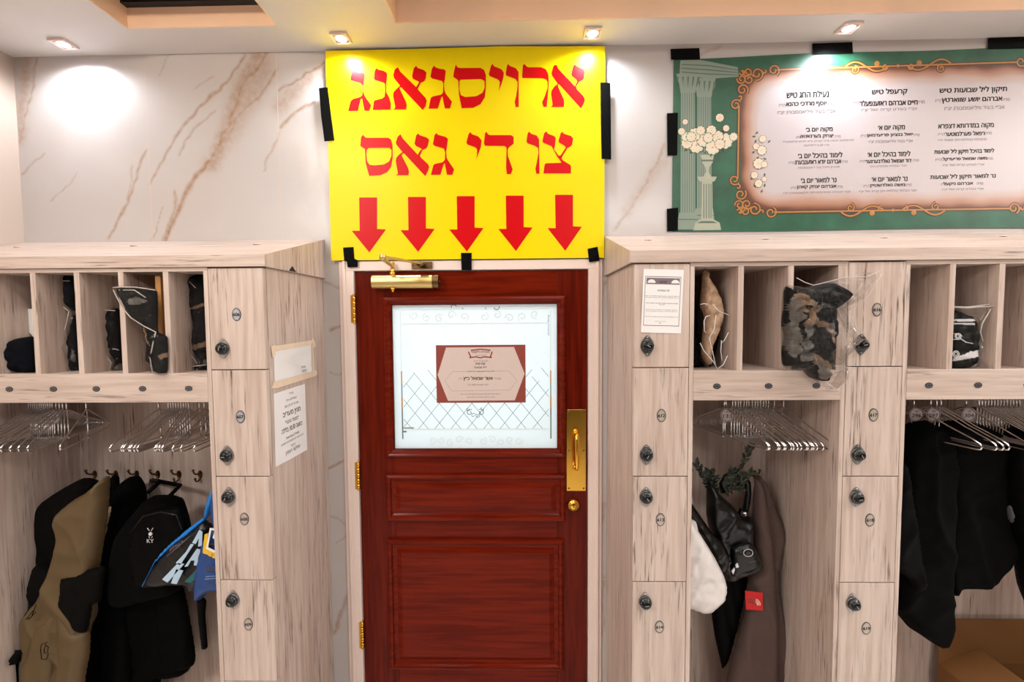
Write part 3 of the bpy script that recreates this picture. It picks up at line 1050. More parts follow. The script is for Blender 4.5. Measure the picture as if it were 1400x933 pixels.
# pull plate, handle, cylinder
px0, px1, pz0, pz1 = 0.178, 0.2545, 1.165, 1.494
mb = MB(); mb.box(px0, px1, -0.0025, 0.0, pz0, pz1)
plate = mb.build('pull_plate', M_['brass'], door, bevel=0.0008)
mb = MB()
for x in (px0 + 0.009, px1 - 0.009):
    for z in (pz0 + 0.011, (pz0 + pz1) / 2, pz1 - 0.011):
        mb.lathe([(0.0038, 0.0025), (0.0034, 0.004), (0.001, 0.0044)], (x, 0, z), n=10)
mb.build('screw', M_['oldbrass'], plate)
mb = MB()
hx = 0.2135
path = []
for i in range(9):
    an = math.pi / 2 * i / 8
    path.append((hx, -0.012 - 0.036 * math.sin(an), 1.405 - 0.022 * (1 - math.cos(an)) - 0.0))
for z in (1.36, 1.33, 1.30):
    path.append((hx, -0.048, z))
for i in range(9):
    an = math.pi / 2 * i / 8
    path.append((hx, -0.012 - 0.036 * math.cos(an), 1.282 - 0.022 * math.sin(an)))
rad = [0.0085] * 9 + [0.0100, 0.0112, 0.0100] + [0.0085] * 9
mb.tube(path, rad, 14)
for z in (1.405, 1.260):
    mb.lathe([(0.0125, 0.0025), (0.0125, 0.006), (0.009, 0.011)], (hx, 0, z), n=18)
mb.build('pull_handle', M_['brass'], plate)
mb = MB(); mb.lathe([(0.0265, 0), (0.0265, 0.004), (0.023, 0.012), (0.021, 0.018), (0.0145, 0.0185), (0.0140, 0.0225), (0.012, 0.0235)], (0.204, 0, 1.110), n=32)
cyl = mb.build('lock_cylinder', M_['brass'], door)
mb = MB(); mb.box(0.2025, 0.2055, -0.0242, -0.0232, 1.1035, 1.1165); mb.build('keyhole', M_['black'], cyl)

# door closer
cl = MB()
zc, yc = 2.003, -0.030
prof = []
for i in range(13):
    an = math.pi * i / 12 - math.pi / 2
    prof.append((yc - 0.0 - 0.016 * math.cos(an), zc + 0.0255 * math.sin(an)))
loop = [(0.0, zc - 0.0255)] + prof + [(0.0, zc + 0.0255)]
cl.prism(loop, lambda y, z: (-0.578, y, z), lambda y, z: (-0.343, y, z))
closer = cl.build('door_closer', M_['gold'], door, bevel=0.002)
mb = MB()
mb.prism([(y * 0.9, zc + (z - zc) * 0.93) for y, z in loop], lambda y, z: (-0.343, y, z), lambda y, z: (-0.336, y, z))
mb.prism(loop, lambda y, z: (-0.336, y, z), lambda y, z: (-0.319, y, z))
mb.lathe([(0.004, 0), (0.003, 0.006)], (-0.319, -0.03, zc), axis='x', n=10)
mb.build('closer_end_cap', M_['oldbrass'], closer)
mb = MB()
pxx = -0.498
mb.lathe([(0.011, 0.0), (0.011, 0.012), (0.007, 0.016), (0.007, 0.045), (0.010, 0.046), (0.010, 0.052), (0.002, 0.055)], (pxx, -0.030, zc + 0.022), axis='z', n=16)
mb.lathe([(0.012, 0.0), (0.009, -0.006), (0.006, -0.008), (0.005, -0.014), (0.001, -0.016)], (pxx, -0.030, zc - 0.0245), axis='z', n=16)
mb.build('closer_pinion', M_['brass'], closer)
mb = MB()
za = 2.068
e_ = (-0.470, -0.245, za)


def flatbar(mb, p, q, w, t):
    p, q = Vector(p), Vector(q)
    d = (q - p).normalized()
    n = Vector((0, 0, 1)).cross(d).normalized() * w / 2
    u = Vector((0, 0, t / 2))
    vs = []
    for c in (p, q):
        vs += [c + n + u, c - n + u, c - n - u, c + n - u]
    mb.add(vs, [(0, 1, 2, 3), (7, 6, 5, 4), (0, 4, 5, 1), (1, 5, 6, 2), (2, 6, 7, 3), (3, 7, 4, 0)])


flatbar(mb, (pxx, -0.030, za - 0.004), (e_[0], e_[1], za - 0.004), 0.016, 0.005)
flatbar(mb, (e_[0], e_[1], za + 0.003), (-0.385, -0.040, za + 0.003), 0.013, 0.006)
mb.tube([(e_[0], e_[1], za + 0.003), ((e_[0] - 0.385) / 2, (e_[1] - 0.040) / 2, za + 0.004)], 0.0055, 10)
mb.lathe([(0.011, -0.010), (0.011, 0.010), (0.004, 0.013)], (e_[0], e_[1], za), axis='z', n=14)
mb.build('closer_arm', M_['gold'], closer)
mb = MB()
mb.box(-0.425, -0.345, -0.022, -0.0125, 2.054, 2.080)
mb.box(-0.400, -0.370, -0.055, -0.020, za - 0.004, za + 0.000)
mb.lathe([(0.010, -0.008), (0.010, 0.010), (0.003, 0.012)], (-0.385, -0.042, za), axis='z', n=14)
for x in (-0.418, -0.352):
    mb.lathe([(0.004, 0.022), (0.003, 0.0245)], (x, 0, 2.067), n=10)
mb.build('closer_bracket', M_['oldbrass'], closer)

# notice taped to the pane
nt_ = thing('door_notice', 'printed notice with rust border taped on the door glass', 'notice', (-0.163, 0.004, 1.52))
NX0, NX1, NZ0, NZ1 = -0.340, 0.016, 1.522, 1.753
yN = 0.0035
mb = MB(); mb.box(NX0, NX1, yN, yN + 0.0012, NZ0, NZ1); mb.build('sheet', M_['noticered'], nt_)
u_ = lambda a, b: (NX0 + (a - 128) / (1178 - 128) * (NX1 - NX0), NZ1 - (b - 103) / (778 - 103) * (NZ1 - NZ0))
hexa = [u_(*p) for p in ((248, 130), (1045, 128), (1168, 440), (1050, 752), (262, 755), (143, 450))]
mb = MB(); mb.xz(hexa, yN - 0.0005, yN - 0.0001); mb.build('field', M_['noticepink'], nt_)
mb = MB()
pl = lambda a, b: (a, yN - 0.0008, b)
ww = lambda px: px / 1050 * (NX1 - NX0)


def nline(body, x, y, w, h, bold=0.0, mi=0):
    c = u_(x, y); text(mb, heb(body), pl, c[0], c[1], ww(w), ww(h), bold, mi)


nline('מכירת ליקוטי', 650, 186, 210, 36, 0.02, 2)
nline('לזיכוי הרבים', 655, 222, 120, 16, 0.0, 2)
for a, b in (((510, 180), (540, 250)), ((790, 180), (765, 250)), ((540, 165), (650, 152)), ((650, 152), (770, 165)), ((520, 250), (600, 240)), ((700, 240), (785, 250)), ((600, 240), (650, 252)), ((650, 252), (700, 240))):
    p, q = u_(*a), u_(*b); strip_mb = MB(); strip(strip_mb, p, q, ww(14), yN - 0.0008); mb.add(strip_mb.v, strip_mb.f, 2)
nline('נתרם על ידי ידידינו', 655, 288, 170, 20, 0, 1)
nline('שנת תש״פ', 648, 322, 115, 26, 0.01)
nline('לייט שבועות', 650, 362, 145, 28, 0.01)
nline('לזכות הנדיב החשוב מוקירי רבינו הקדוש', 655, 412, 320, 22, 0, 1)
nline('אשר שמואל כ״ץ', 620, 495, 345, 56, 0.025)
nline('מוהר״ר', 850, 497, 80, 22, 0, 1); nline('הי״ו', 412, 497, 40, 20, 0, 1)
nline('לרגל שמחת נישואי בנו', 620, 565, 240, 22, 0, 1)
nline('יהי רצון שיזכה לרוב נחת דקדושה מכל יוצאי חלציו עד ביאת', 650, 678, 470, 22, 0, 1)
nline('משיח צדקנו במהרה בימינו אמן', 650, 716, 330, 20, 0, 1)
hx_ = [u_(*p) for p in ((320, 412), (980, 408), (1080, 520), (990, 630), (310, 640), (225, 520))]
for p, q in zip(hx_, hx_[1:] + hx_[:1]):
    sm = MB(); strip(sm, p, q, 0.0007, yN - 0.0007); mb.add(sm.v, sm.f, 1)
mb.build('lettering', [M_['ink'], M_['lightink'], M_['noticered']], nt_)

# ================================================================== YELLOW SIGN
SX0, SX1 = -0.740, 0.322
SZ0, SZ1 = 2.089, 2.884
SY = -0.020
sign = thing('sign', 'yellow vinyl sign with red lettering and five red arrows above the door', 'sign', ((SX0 + SX1) / 2, SY, SZ0))
mb = MB()
nx = 60
vs, fs = [], []
for j in range(2):
    for i in range(nx + 1):
        t = i / nx
        x = SX0 + (SX1 - SX0) * t
        top = SZ1 - 0.003 * abs(math.sin(t * 5)) + 0.004 * math.sin(t * 3.14)
        for z in (SZ0, top):
            vs.append((x, SY + (0.0025 if j else 0), z))
B = (nx + 1) * 2
for i in range(nx):
    a = i * 2
    fs += [(a, a + 2, a + 3, a + 1), (B + a, B + a + 1, B + a + 3, B + a + 2), (a, B + a, B + a + 2, a + 2), (a + 1, a + 3, B + a + 3, B + a + 1)]
fs += [(0, 1, B + 1, B), (nx * 2, B + nx * 2, B + nx * 2 + 1, nx * 2 + 1)]
mb.add(vs, fs)
mb.build('vinyl_sheet', M_['yellow'], sign)

G5 = (470, 75, 7.778); G6 = (630, 75, 7.568); G7 = (480, 165, 8.235); G8 = (620, 165, 7.778)
GLY = [
    (G5, [(98,148),(110,165),(150,185),(200,190),(222,205),(215,290),(205,340),(208,400),(225,440),(290,535),(270,595),(220,592),(195,465),(180,470),(150,595),(48,597),(75,490),(100,470),(175,450),(195,430),(200,330),(180,300),(70,270),(78,210)]),
    (G5, [(352,138),(365,158),(420,170),(455,190),(460,215),(450,310),(452,400),(480,450),(500,520),(495,582),(310,585),(320,500),(330,485),(410,465),(435,445),(440,380),(438,310),(420,295),(330,270),(318,250),(330,170)]),
    (G5, [(575,132),(600,180),(770,345),(800,295),(795,285),(735,255),(727,225),(745,145),(770,118),(785,140),(850,162),(880,190),(870,255),(855,280),(815,300),(785,365),(800,385),(870,460),(882,490),(870,545),(840,588),(610,345),(592,350),(600,375),(660,500),(668,540),(660,580),(525,582),(545,570),(548,550),(525,440),(530,400),(560,365),(600,330),(535,250),(527,215),(545,155)]),
    (G5, [(960,115),(975,135),(1020,150),(1065,155),(1085,172),(1075,260),(1065,310),(1070,380),(1085,415),(1150,500),(1130,570),(1075,570),(1050,445),(1040,445),(1000,572),(903,573),(925,460),(945,445),(1035,425),(1055,405),(1060,310),(1045,280),(935,250),(922,230),(938,150)]),
    ((0, 0, 1), [[(623,88.5),(626,92.6),(630,93.2),(657,93),(662,96),(664.3,103),(664.3,118),(663,133),(657,142.5),(647,147.5),(631.3,148),(627.6,130.3),(626.6,110.4),(624.3,108.2),(619.8,105.2),(620.4,99.4)],
                 [(629.4,109),(628.2,112),(628,122.6),(630,130.3),(635.9,132.8),(651,131.8),(659.7,127.2),(662.8,120),(662.4,110.7),(657.7,108.3)]]),
    (G6, [(330,95),(345,120),(420,150),(445,185),(440,240),(425,290),(390,380),(400,330),(405,280),(385,255),(300,220),(290,200),(312,115)]),
    (G6, [(490,95),(505,115),(570,140),(598,180),(600,540),(570,542),(558,490),(575,420),(588,330),(588,280),(565,250),(470,215),(465,195),(478,115)]),
    (G6, [(660,95),(680,122),(700,130),(830,130),(880,150),(905,200),(912,280),(908,340),(890,537),(855,537),(843,490),(870,430),(900,340),(900,280),(885,255),(850,243),(640,240),(635,220),(643,110)]),
    (G6, [(990,103),(1010,145),(1180,325),(1205,275),(1195,255),(1150,220),(1142,200),(1160,120),(1180,95),(1195,115),(1270,150),(1285,175),(1275,240),(1260,260),(1225,280),(1192,330),(1205,360),(1270,430),(1285,465),(1270,510),(1243,552),(1020,305),(1003,310),(1010,340),(1065,460),(1072,500),(1065,540),(930,538),(950,525),(950,505),(935,400),(940,370),(970,325),(1005,300),(945,215),(940,190),(960,115)]),
    (G7, [[(135,160),(160,190),(180,195),(420,195),(450,215),(465,270),(468,420),(450,520),(405,580),(330,615),(205,622),(165,480),(158,320),(140,310),(105,285),(112,190)],
          [(200,308),(178,325),(172,380),(180,460),(210,500),(270,505),(370,495),(430,460),(455,400),(455,330),(430,305)]]),
    (G7, [(555,153),(580,200),(750,385),(775,345),(800,320),(730,285),(715,260),(735,165),(757,145),(772,165),(850,190),(878,215),(862,290),(845,315),(805,330),(775,395),(790,420),(865,490),(880,520),(865,570),(835,625),(600,372),(580,370),(570,395),(640,530),(652,575),(645,615),(500,615),(525,605),(527,585),(503,460),(510,420),(540,385),(580,355),(510,270),(505,245),(525,185)]),
    (G7, [(962,140),(975,160),(1065,185),(1090,205),(1080,290),(1070,350),(1075,420),(1095,455),(1160,550),(1140,612),(1080,610),(1055,480),(1045,485),(1005,610),(900,612),(925,505),(940,490),(1030,470),(1055,445),(1060,360),(1045,315),(940,285),(922,265),(940,165)]),
    (G8, [(180,123),(195,145),(265,170),(298,210),(292,280),(243,410),(250,360),(252,310),(235,285),(150,255),(137,235),(160,145)]),
    (G8, [(350,120),(370,148),(390,155),(610,155),(640,172),(640,245),(585,290),(575,320),(580,380),(630,520),(610,570),(568,570),(560,500),(565,300),(560,280),(540,270),(335,268),(325,245),(335,135)]),
    (G8, [(805,118),(825,140),(885,160),(910,200),(915,565),(880,565),(872,510),(885,450),(905,340),(900,290),(870,270),(785,240),(777,220),(790,135)]),
    (G8, [(988,115),(1005,140),(1070,165),(1088,185),(1080,270),(1070,305),(1118,375),(1140,370),(1195,285),(1180,265),(1125,235),(1117,215),(1140,135),(1158,118),(1172,140),(1250,165),(1272,190),(1262,255),(1245,275),(1210,292),(1155,385),(1150,405),(1165,425),(1245,475),(1250,495),(1248,562),(957,562),(970,465),(985,455),(1150,450),(1135,425),(1105,385),(1060,300),(1045,272),(955,235),(947,215),(965,135)]),
]
for (ox, oy, s), loops in GLY:
    if not isinstance(loops[0], list): loops = [loops]
    L3 = [ZP(l, ox, oy, s, SY) for l in loops]
    mb = MB()
    mb.xz(L3, SY - 0.0009, SY - 0.0001)
    mb.build('letter', M_['signred'], sign)
for cxz, top, tip in ((203, 632, 838), (386, 630, 836), (569, 627, 835), (753, 625, 833), (938, 622, 832)):
    sh = [(cxz - 35, top), (cxz + 32, top), (cxz + 32, 750 - (632 - top)), (cxz + 65, 752 - (632 - top)), (cxz + 3, tip), (cxz - 63, 757 - (632 - top)), (cxz - 33, 757 - (632 - top))]
    mb = MB(); mb.xz(ZP(sh, 430, 40, 2.745, SY), SY - 0.0009, SY - 0.0001)
    mb.build('arrow', M_['signred'], sign)


def tape(loop, label, y0, y1, group, wrap=None):
    mb = MB()
    n = len(loop)
    mb.xz(loop, y0, y1)
    o = mb.build('tape_strip', M_['tape'])
    return tag(o, label, 'tape', group)


Z2 = (430, 40, 2.745)
gy = 'black tape strips on the yellow sign'
for pts, lab in (
    ([(17, 222), (50, 218), (62, 320), (75, 418), (38, 422), (26, 330)], 'black tape strip on the left edge of the yellow sign'),
    ([(1072, 200), (1110, 203), (1112, 350), (1113, 490), (1077, 487), (1074, 340)], 'long black tape strip on the right edge of the yellow sign'),
    ([(108, 820), (147, 818), (150, 862), (163, 868), (163, 893), (125, 895), (122, 872), (112, 868)], 'bent black tape piece at the lower left corner of the yellow sign'),
    ([(550, 840), (590, 840), (590, 905), (552, 905)], 'short black tape piece under the middle arrow of the yellow sign'),
    ([(1025, 825), (1062, 817), (1070, 870), (1030, 875)], 'black tape piece at the lower right corner of the yellow sign'),
):
    tape(ZP(pts, *Z2, SY), lab, SY - 0.0022, SY - 0.0012, gy)

# ================================================================== GREEN BANNER
BY = -0.004
BX0, BX1 = 0.586, 2.236
ban = thing('banner', 'green printed banner with gold scroll frame and lines of lettering right of the yellow sign', 'banner', ((BX0 + BX1) / 2, BY, 2.19))
mb = MB(); nb = 30
bz0 = lambda x: 2.188 + 0.002 * math.sin(x * 5)
bz1 = lambda x: 2.838 + 0.016 * (x - BX0) + 0.003 * math.sin(x * 7)
lp = [(BX0 + (BX1 - BX0) * i / nb, bz0(BX0 + (BX1 - BX0) * i / nb)) for i in range(nb + 1)] + \
     [(BX0 + (BX1 - BX0) * i / nb, bz1(BX0 + (BX1 - BX0) * i / nb)) for i in range(nb, -1, -1)]
mb.xz(lp, BY, BY + 0.0015)
mb.build('vinyl_sheet', M_['bannergreen'], ban)
b_ = lambda a, b: W(820 + a / 2.414, b / 2.414, BY)
yb = BY - 0.0004
# parchment with a scorched printed border
c00, c10, c11, c01 = W(1013, 288, BY), W(1435, 285, BY), W(1435, 87, BY), W(1012, 97, BY)
mb = MB(); NXP, NZP = 150, 70
ink = []
for j in range(NZP + 1):
    for i in range(NXP + 1):
        s, t = i / NXP, j / NZP
        x = (c00[0] * (1 - s) + c10[0] * s) * (1 - t) + (c01[0] * (1 - s) + c11[0] * s) * t
        z = (c00[1] * (1 - s) + c10[1] * s) * (1 - t) + (c01[1] * (1 - s) + c11[1] * s) * t
        mb.v.append((x, yb, z))
        dx = min(s, 1 - s) * 1.17; dz = min(t, 1 - t) * 0.555
        r = 0.14
        if dx < r and dz < r: d = r - math.hypot(r - dx, r - dz)
        else: d = min(dx, dz)
        d += 0.012 * mnoise.noise(Vector((x * 14, z * 14, 3)))
        stops = [(-0.06, (92, 48, 30)), (0.004, (96, 54, 34)), (0.022, (166, 116, 90)), (0.045, (186, 158, 146)), (0.075, (192, 181, 182)), (9, (194, 188, 194))]
        for (d0, k0), (d1, k1) in zip(stops[:-1], stops[1:]):
            if d <= d1:
                u = max(0, (d - d0) / (d1 - d0)); break
        ink.append(lin([k0[q] * (1 - u) + k1[q] * u for q in range(3)]))
for j in range(NZP):
    for i in range(NXP):
        a = j * (NXP + 1) + i
        mb.f.append([a, a + 1, a + NXP + 2, a + NXP + 1]); mb.m.append(0); mb.s.append(False)
pc = mb.build('parchment', inkprint, ban, fix=False)
ca = pc.data.color_attributes.new('ink', 'FLOAT_COLOR', 'POINT')
ca.data.foreach_set('color', np.array(ink, np.float32).ravel())

# gold scroll frame
fr = MB(); y2 = BY - 0.0008; y1 = BY - 0.0006
rk = [0]


def ribbon(pts, w):
    rk[0] += 1
    for yy, ww_, mi in ((y1 - rk[0] * 0.0000010, w * 2.1, 1), (y2 - rk[0] * 0.0000012, w, 0)):
        vs, fs = [], []
        for i, p in enumerate(pts):
            a = pts[max(0, i - 1)]; b = pts[min(len(pts) - 1, i + 1)]
            d = Vector((b[0] - a[0], b[1] - a[1])); d = d.normalized() if d.length > 0 else Vector((1, 0))
            n = Vector((-d.y, d.x)) * ww_ / 2
            vs += [(p[0] + n.x, yy, p[1] + n.y), (p[0] - n.x, yy, p[1] - n.y)]
            if i: fs.append((2 * i - 2, 2 * i - 1, 2 * i + 1, 2 * i))
        fr.add(vs, fs, mi)


def spiral(cx, cz, r, a0, turns, w=0.006):
    pts = []
    n = int(26 * abs(turns))
    for i in range(n + 1):
        t = i / n
        an = a0 + 6.283 * turns * t
        rr = r * (1 - 0.72 * t)
        pts.append((cx + rr * math.cos(an), cz + rr * math.sin(an)))
    ribbon(pts, w)


fx0, fx1 = W(1009.5, 190, BY)[0], W(1438, 190, BY)[0]
ft = lambda x: W(1080, 95, BY)[1] + (x - W(1080, 95, BY)[0]) * 0.013
fb = lambda x: W(1080, 290, BY)[1] + (x - W(1080, 290, BY)[0]) * 0.004
ribbon([(fx0 + 0.14 + (fx1 - fx0 - 0.28) * i / 20, ft(fx0 + 0.14 + (fx1 - fx0 - 0.28) * i / 20)) for i in range(21)], 0.006)
ribbon([(fx0 + 0.14 + (fx1 - fx0 - 0.28) * i / 20, fb(fx0 + 0.14 + (fx1 - fx0 - 0.28) * i / 20)) for i in range(21)], 0.006)
zt_, zb_ = ft(fx0), fb(fx0)
for xx in (fx0, fx1):
    ribbon([(xx, zb_ + 0.13 + (zt_ - zb_ - 0.26) * i / 10) for i in range(11)], 0.006)
for sx, xx in ((1, fx0), (-1, fx1)):
    for sz, zz in ((-1, ft(xx)), (1, fb(xx))):
        q = lambda a, b: (xx + sx * a, zz + sz * b)
        tw = sx * sz
        for a, b, r, an, tn in ((0.030, 0.004, 0.018, 3.0, 1.3), (0.036, 0.032, 0.020, 0.5, 1.4), (0.008, 0.030, 0.018, 3.0, 1.3), (0.066, 0.012, 0.024, 4.6, 1.3),
                                (0.012, 0.070, 0.022, 5.6, 1.3), (0.128, 0.000, 0.022, 5.2, 1.25), (-0.012, 0.125, 0.020, 0.6, 1.25), (0.094, 0.002, 0.010, 3.0, 0.7), (0.002, 0.098, 0.010, 4.6, 0.7), (0.010, 0.004, 0.012, 3.5, 0.9)):
            c = q(a, b)
            spiral(c[0], c[1], r, an if tw < 0 else -an, tn if tw < 0 else -tn, 0.0055)
xm = W(1224, 190, BY)[0]
for zf, sz in ((ft, 1), (fb, -1)):
    for s in (-1, 1):
        pts = []
        for i in range(41):
            t = i / 40
            x = xm + s * (0.195 - 0.16 * t)
            pts.append((x, zf(x) + sz * 0.020 * math.sin(t * 6.0 + 0.2) * (1 - 0.2 * t)))
        ribbon(pts, 0.006)
        spiral(xm + s * 0.160, zf(xm) - sz * 0.012, 0.016, 1.57, s * 1.2, 0.005)
        spiral(xm + s * 0.045, zf(xm) - sz * 0.006, 0.012, 1.57, -s * 1.0, 0.005)
        mbx = MB(); mbx.lathe([(0.010, 0.0), (0.007, 0.0004)], (xm + s * 0.078, y2, zf(xm) + sz * 0.010), n=14); fr.add(mbx.v, mbx.f, 0)
    mbx = MB(); mbx.lathe([(0.006, 0.0), (0.004, 0.0004)], (xm, y2, zf(xm)), n=12); fr.add(mbx.v, mbx.f, 0)
fr.build('scroll_frame', [M_['goldframe'], M_['scrolldark']], ban)

# printed columns and urn of flowers
r4 = lambda a, b: W(910 + a / 3.4556, 60 + b / 3.4556, BY)
cm = MB()
ck = [0]


def poly(pts, mi=0, d=0.0004):
    ck[0] += 1
    q = [r4(*p) for p in pts]
    if sum(q[i - 1][0] * q[i][1] - q[i][0] * q[i - 1][1] for i in range(len(q))) < 0: q = q[::-1]
    tr = tessellate_polygon([[Vector((p[0], p[1], 0)) for p in q]])
    cm.add([(p[0], BY - d - ck[0] * 0.000004, p[1]) for p in q], [tuple(t) for t in tr], mi)
poly([(70, 78), (160, 75), (340, 110), (345, 155), (215, 165), (65, 150)], 0, 0.0003)
for k in range(3): poly([(75, 95 + 18 * k), (200, 100 + 20 * k), (340, 122 + 12 * k), (340, 126 + 12 * k), (200, 106 + 20 * k), (75, 100 + 18 * k)], 1, 0.0005)
for x0, x1, zt, zb, d in ((150, 215, 170, 830, 0.0004), (72, 138, 150, 850, 0.0006)):
    cxk = (x0 + x1) / 2
    poly([(x0, zt + 80), (x1, zt + 80), (x1 + 2, zb - 50), (x0 - 2, zb - 50)], 0, d)
    for k in range(6):
        xx = x0 + 6 + k * (x1 - x0 - 12) / 5
        poly([(xx, zt + 82), (xx + 3, zt + 82), (xx + 3, zb - 52), (xx, zb - 52)], 1, d + 0.0002)
    poly([(x0 - 22, zt - 8), (x1 + 22, zt - 8), (x1 + 8, zt + 40), (x1 + 2, zt + 82), (x0 - 2, zt + 82), (x0 - 8, zt + 40)], 0, d + 0.0001)
    for k in range(5):
        xx = x0 - 16 + k * (x1 - x0 + 32) / 4
        poly([(xx - 4, zt + 8), (xx + 6, zt + 4), (xx + 3, zt + 34), (cxk + (xx - cxk) * 0.75, zt + 60)], 1, d + 0.0003)
    poly([(x0 - 8, zb - 52), (x1 + 8, zb - 52), (x1 + 14, zb - 20), (x1 + 16, zb + 28), (x0 - 18, zb + 28), (x0 - 14, zb - 20)], 0, d + 0.0001)
    poly([(x0 - 12, zb - 22), (x1 + 13, zb - 22), (x1 + 13, zb - 17), (x0 - 12, zb - 17)], 1, d + 0.0003)
cm.build('printed_columns', [M_['colgrey'], M_['coldark']], ban)
cm = MB()
poly([(170, 655), (220, 655), (222, 830), (168, 830)], 0, 0.0009)
for xx in (178, 190, 202, 212): poly([(xx, 662), (xx + 4, 662), (xx + 4, 825), (xx, 825)], 1, 0.0011)
poly([(148, 628), (242, 628), (232, 648), (215, 656), (175, 656), (158, 648)], 0, 0.0010)
poly([(140, 846), (168, 828), (222, 828), (255, 846), (262, 880), (130, 882)], 0, 0.0010)
poly([(168, 838), (222, 838), (245, 848), (145, 848)], 1, 0.0012)
poly([(165, 525), (228, 525), (222, 560), (205, 585), (202, 605), (215, 628), (178, 628), (190, 605), (188, 585), (172, 560)], 0, 0.0010)
poly([(168, 548), (225, 548), (222, 556), (172, 556)], 1, 0.0012)
cm.build('printed_urn', [M_['urn'], M_['coldark']], ban)
fl = MB()
pk = [0]


def rosette(cx, cz, r, mi, d, n=9):
    pk[0] += 1
    fl.add([(cx + r * 1.13 * math.cos(q * 0.5236), BY - d - pk[0] * 0.0000012, cz + r * 1.13 * math.sin(q * 0.5236)) for q in range(12)], [tuple(range(12))], 2)
    for ring, (rr, pr) in enumerate(((0.72, 0.34), (0.40, 0.26), (0.0, 0.24))):
        for k in range((n, 7, 1)[ring]):
            an = 6.283 * k / (n, 7, 1)[ring] + ring * 0.4
            c = (cx + r * rr * math.cos(an), cz + r * rr * math.sin(an))
            lp_ = [(c[0] + r * pr * math.cos(q * 0.785), c[1] + r * pr * math.sin(q * 0.785)) for q in range(8)]
            pk[0] += 1
            yy_ = BY - d - pk[0] * 0.0000012
            fl.add([(p[0], yy_, p[1]) for p in lp_], [tuple(range(8))], mi if ring != 1 else 1 - mi)
    lp_ = [(cx + r * 0.10 * math.cos(q * 1.0472), cz + r * 0.10 * math.sin(q * 1.0472)) for q in range(6)]
    pk[0] += 1
    fl.add([(p[0], BY - d - pk[0] * 0.0000012, p[1]) for p in lp_], [tuple(range(6))], 3)


def leaflet(p, q, w, d):
    dx, dz = q[0] - p[0], q[1] - p[1]
    L_ = math.hypot(dx, dz) + 1e-9
    nx_, nz2 = -dz / L_ * w, dx / L_ * w
    m = ((p[0] + q[0]) / 2, (p[1] + q[1]) / 2)
    fl.xz([p, (m[0] + nx_, m[1] + nz2), q, (m[0] - nx_, m[1] - nz2)], BY - d, BY - d + 0.00008, 2)


rnd = random.Random(8)
for k in range(40):
    an = rnd.uniform(0, 6.283); rr = rnd.uniform(0.5, 1.0)
    c = r4(195 + 110 * math.cos(an) * rr, 470 + 55 * math.sin(an) * rr)
    e = r4(195 + 140 * math.cos(an) * rr, 470 + 78 * math.sin(an) * rr + rnd.uniform(-14, 14))
    leaflet(c, e, 0.004, 0.0012)
for a, b, rr, mi in ((145, 480, 34, 0), (178, 455, 30, 0), (222, 490, 32, 0), (280, 460, 34, 0), (245, 440, 26, 1), (135, 430, 28, 1), (100, 470, 24, 1), (95, 440, 20, 0), (215, 410, 22, 1), (165, 410, 20, 0), (255, 350, 18, 1), (75, 415, 16, 0), (320, 440, 18, 0), (92, 370, 12, 1), (120, 440, 22, 0), (255, 475, 22, 1), (200, 445, 22, 0), (285, 400, 14, 1)):
    c = r4(a, b); rosette(c[0], c[1], rr / 3.4556 * 0.00285, mi, 0.0014)
fl.build('printed_flowers', [M_['flowerw'], M_['flowerp'], M_['leafink'], M_['goldframe']], ban)
fl = MB()
r5 = lambda a, b: W(1020 + a / 4.442, 90 + b / 4.442, BY)
for a, b in ((75, 400), (60, 430), (110, 430), (50, 470), (130, 470), (55, 520), (120, 530), (60, 570), (125, 570), (45, 640), (115, 650), (45, 690), (120, 700), (60, 740), (110, 740), (90, 775)):
    c = r5(a, b); an = rnd.uniform(0, 6.28)
    leaflet(c, (c[0] + 0.016 * math.cos(an), c[1] + 0.016 * math.sin(an)), 0.004, 0.0008)
for a, b, rr in ((100, 445, 20), (60, 490, 18), (95, 515, 26), (75, 595, 30), (110, 600, 18), (50, 665, 20), (75, 715, 22), (110, 690, 14)):
    c = r5(a, b); rosette(c[0], c[1], rr / 4.442 * 0.00285, 1, 0.0010)
fl.build('printed_garland', [M_['flowerw'], M_['flowerp'], M_['leafink'], M_['goldframe']], ban)

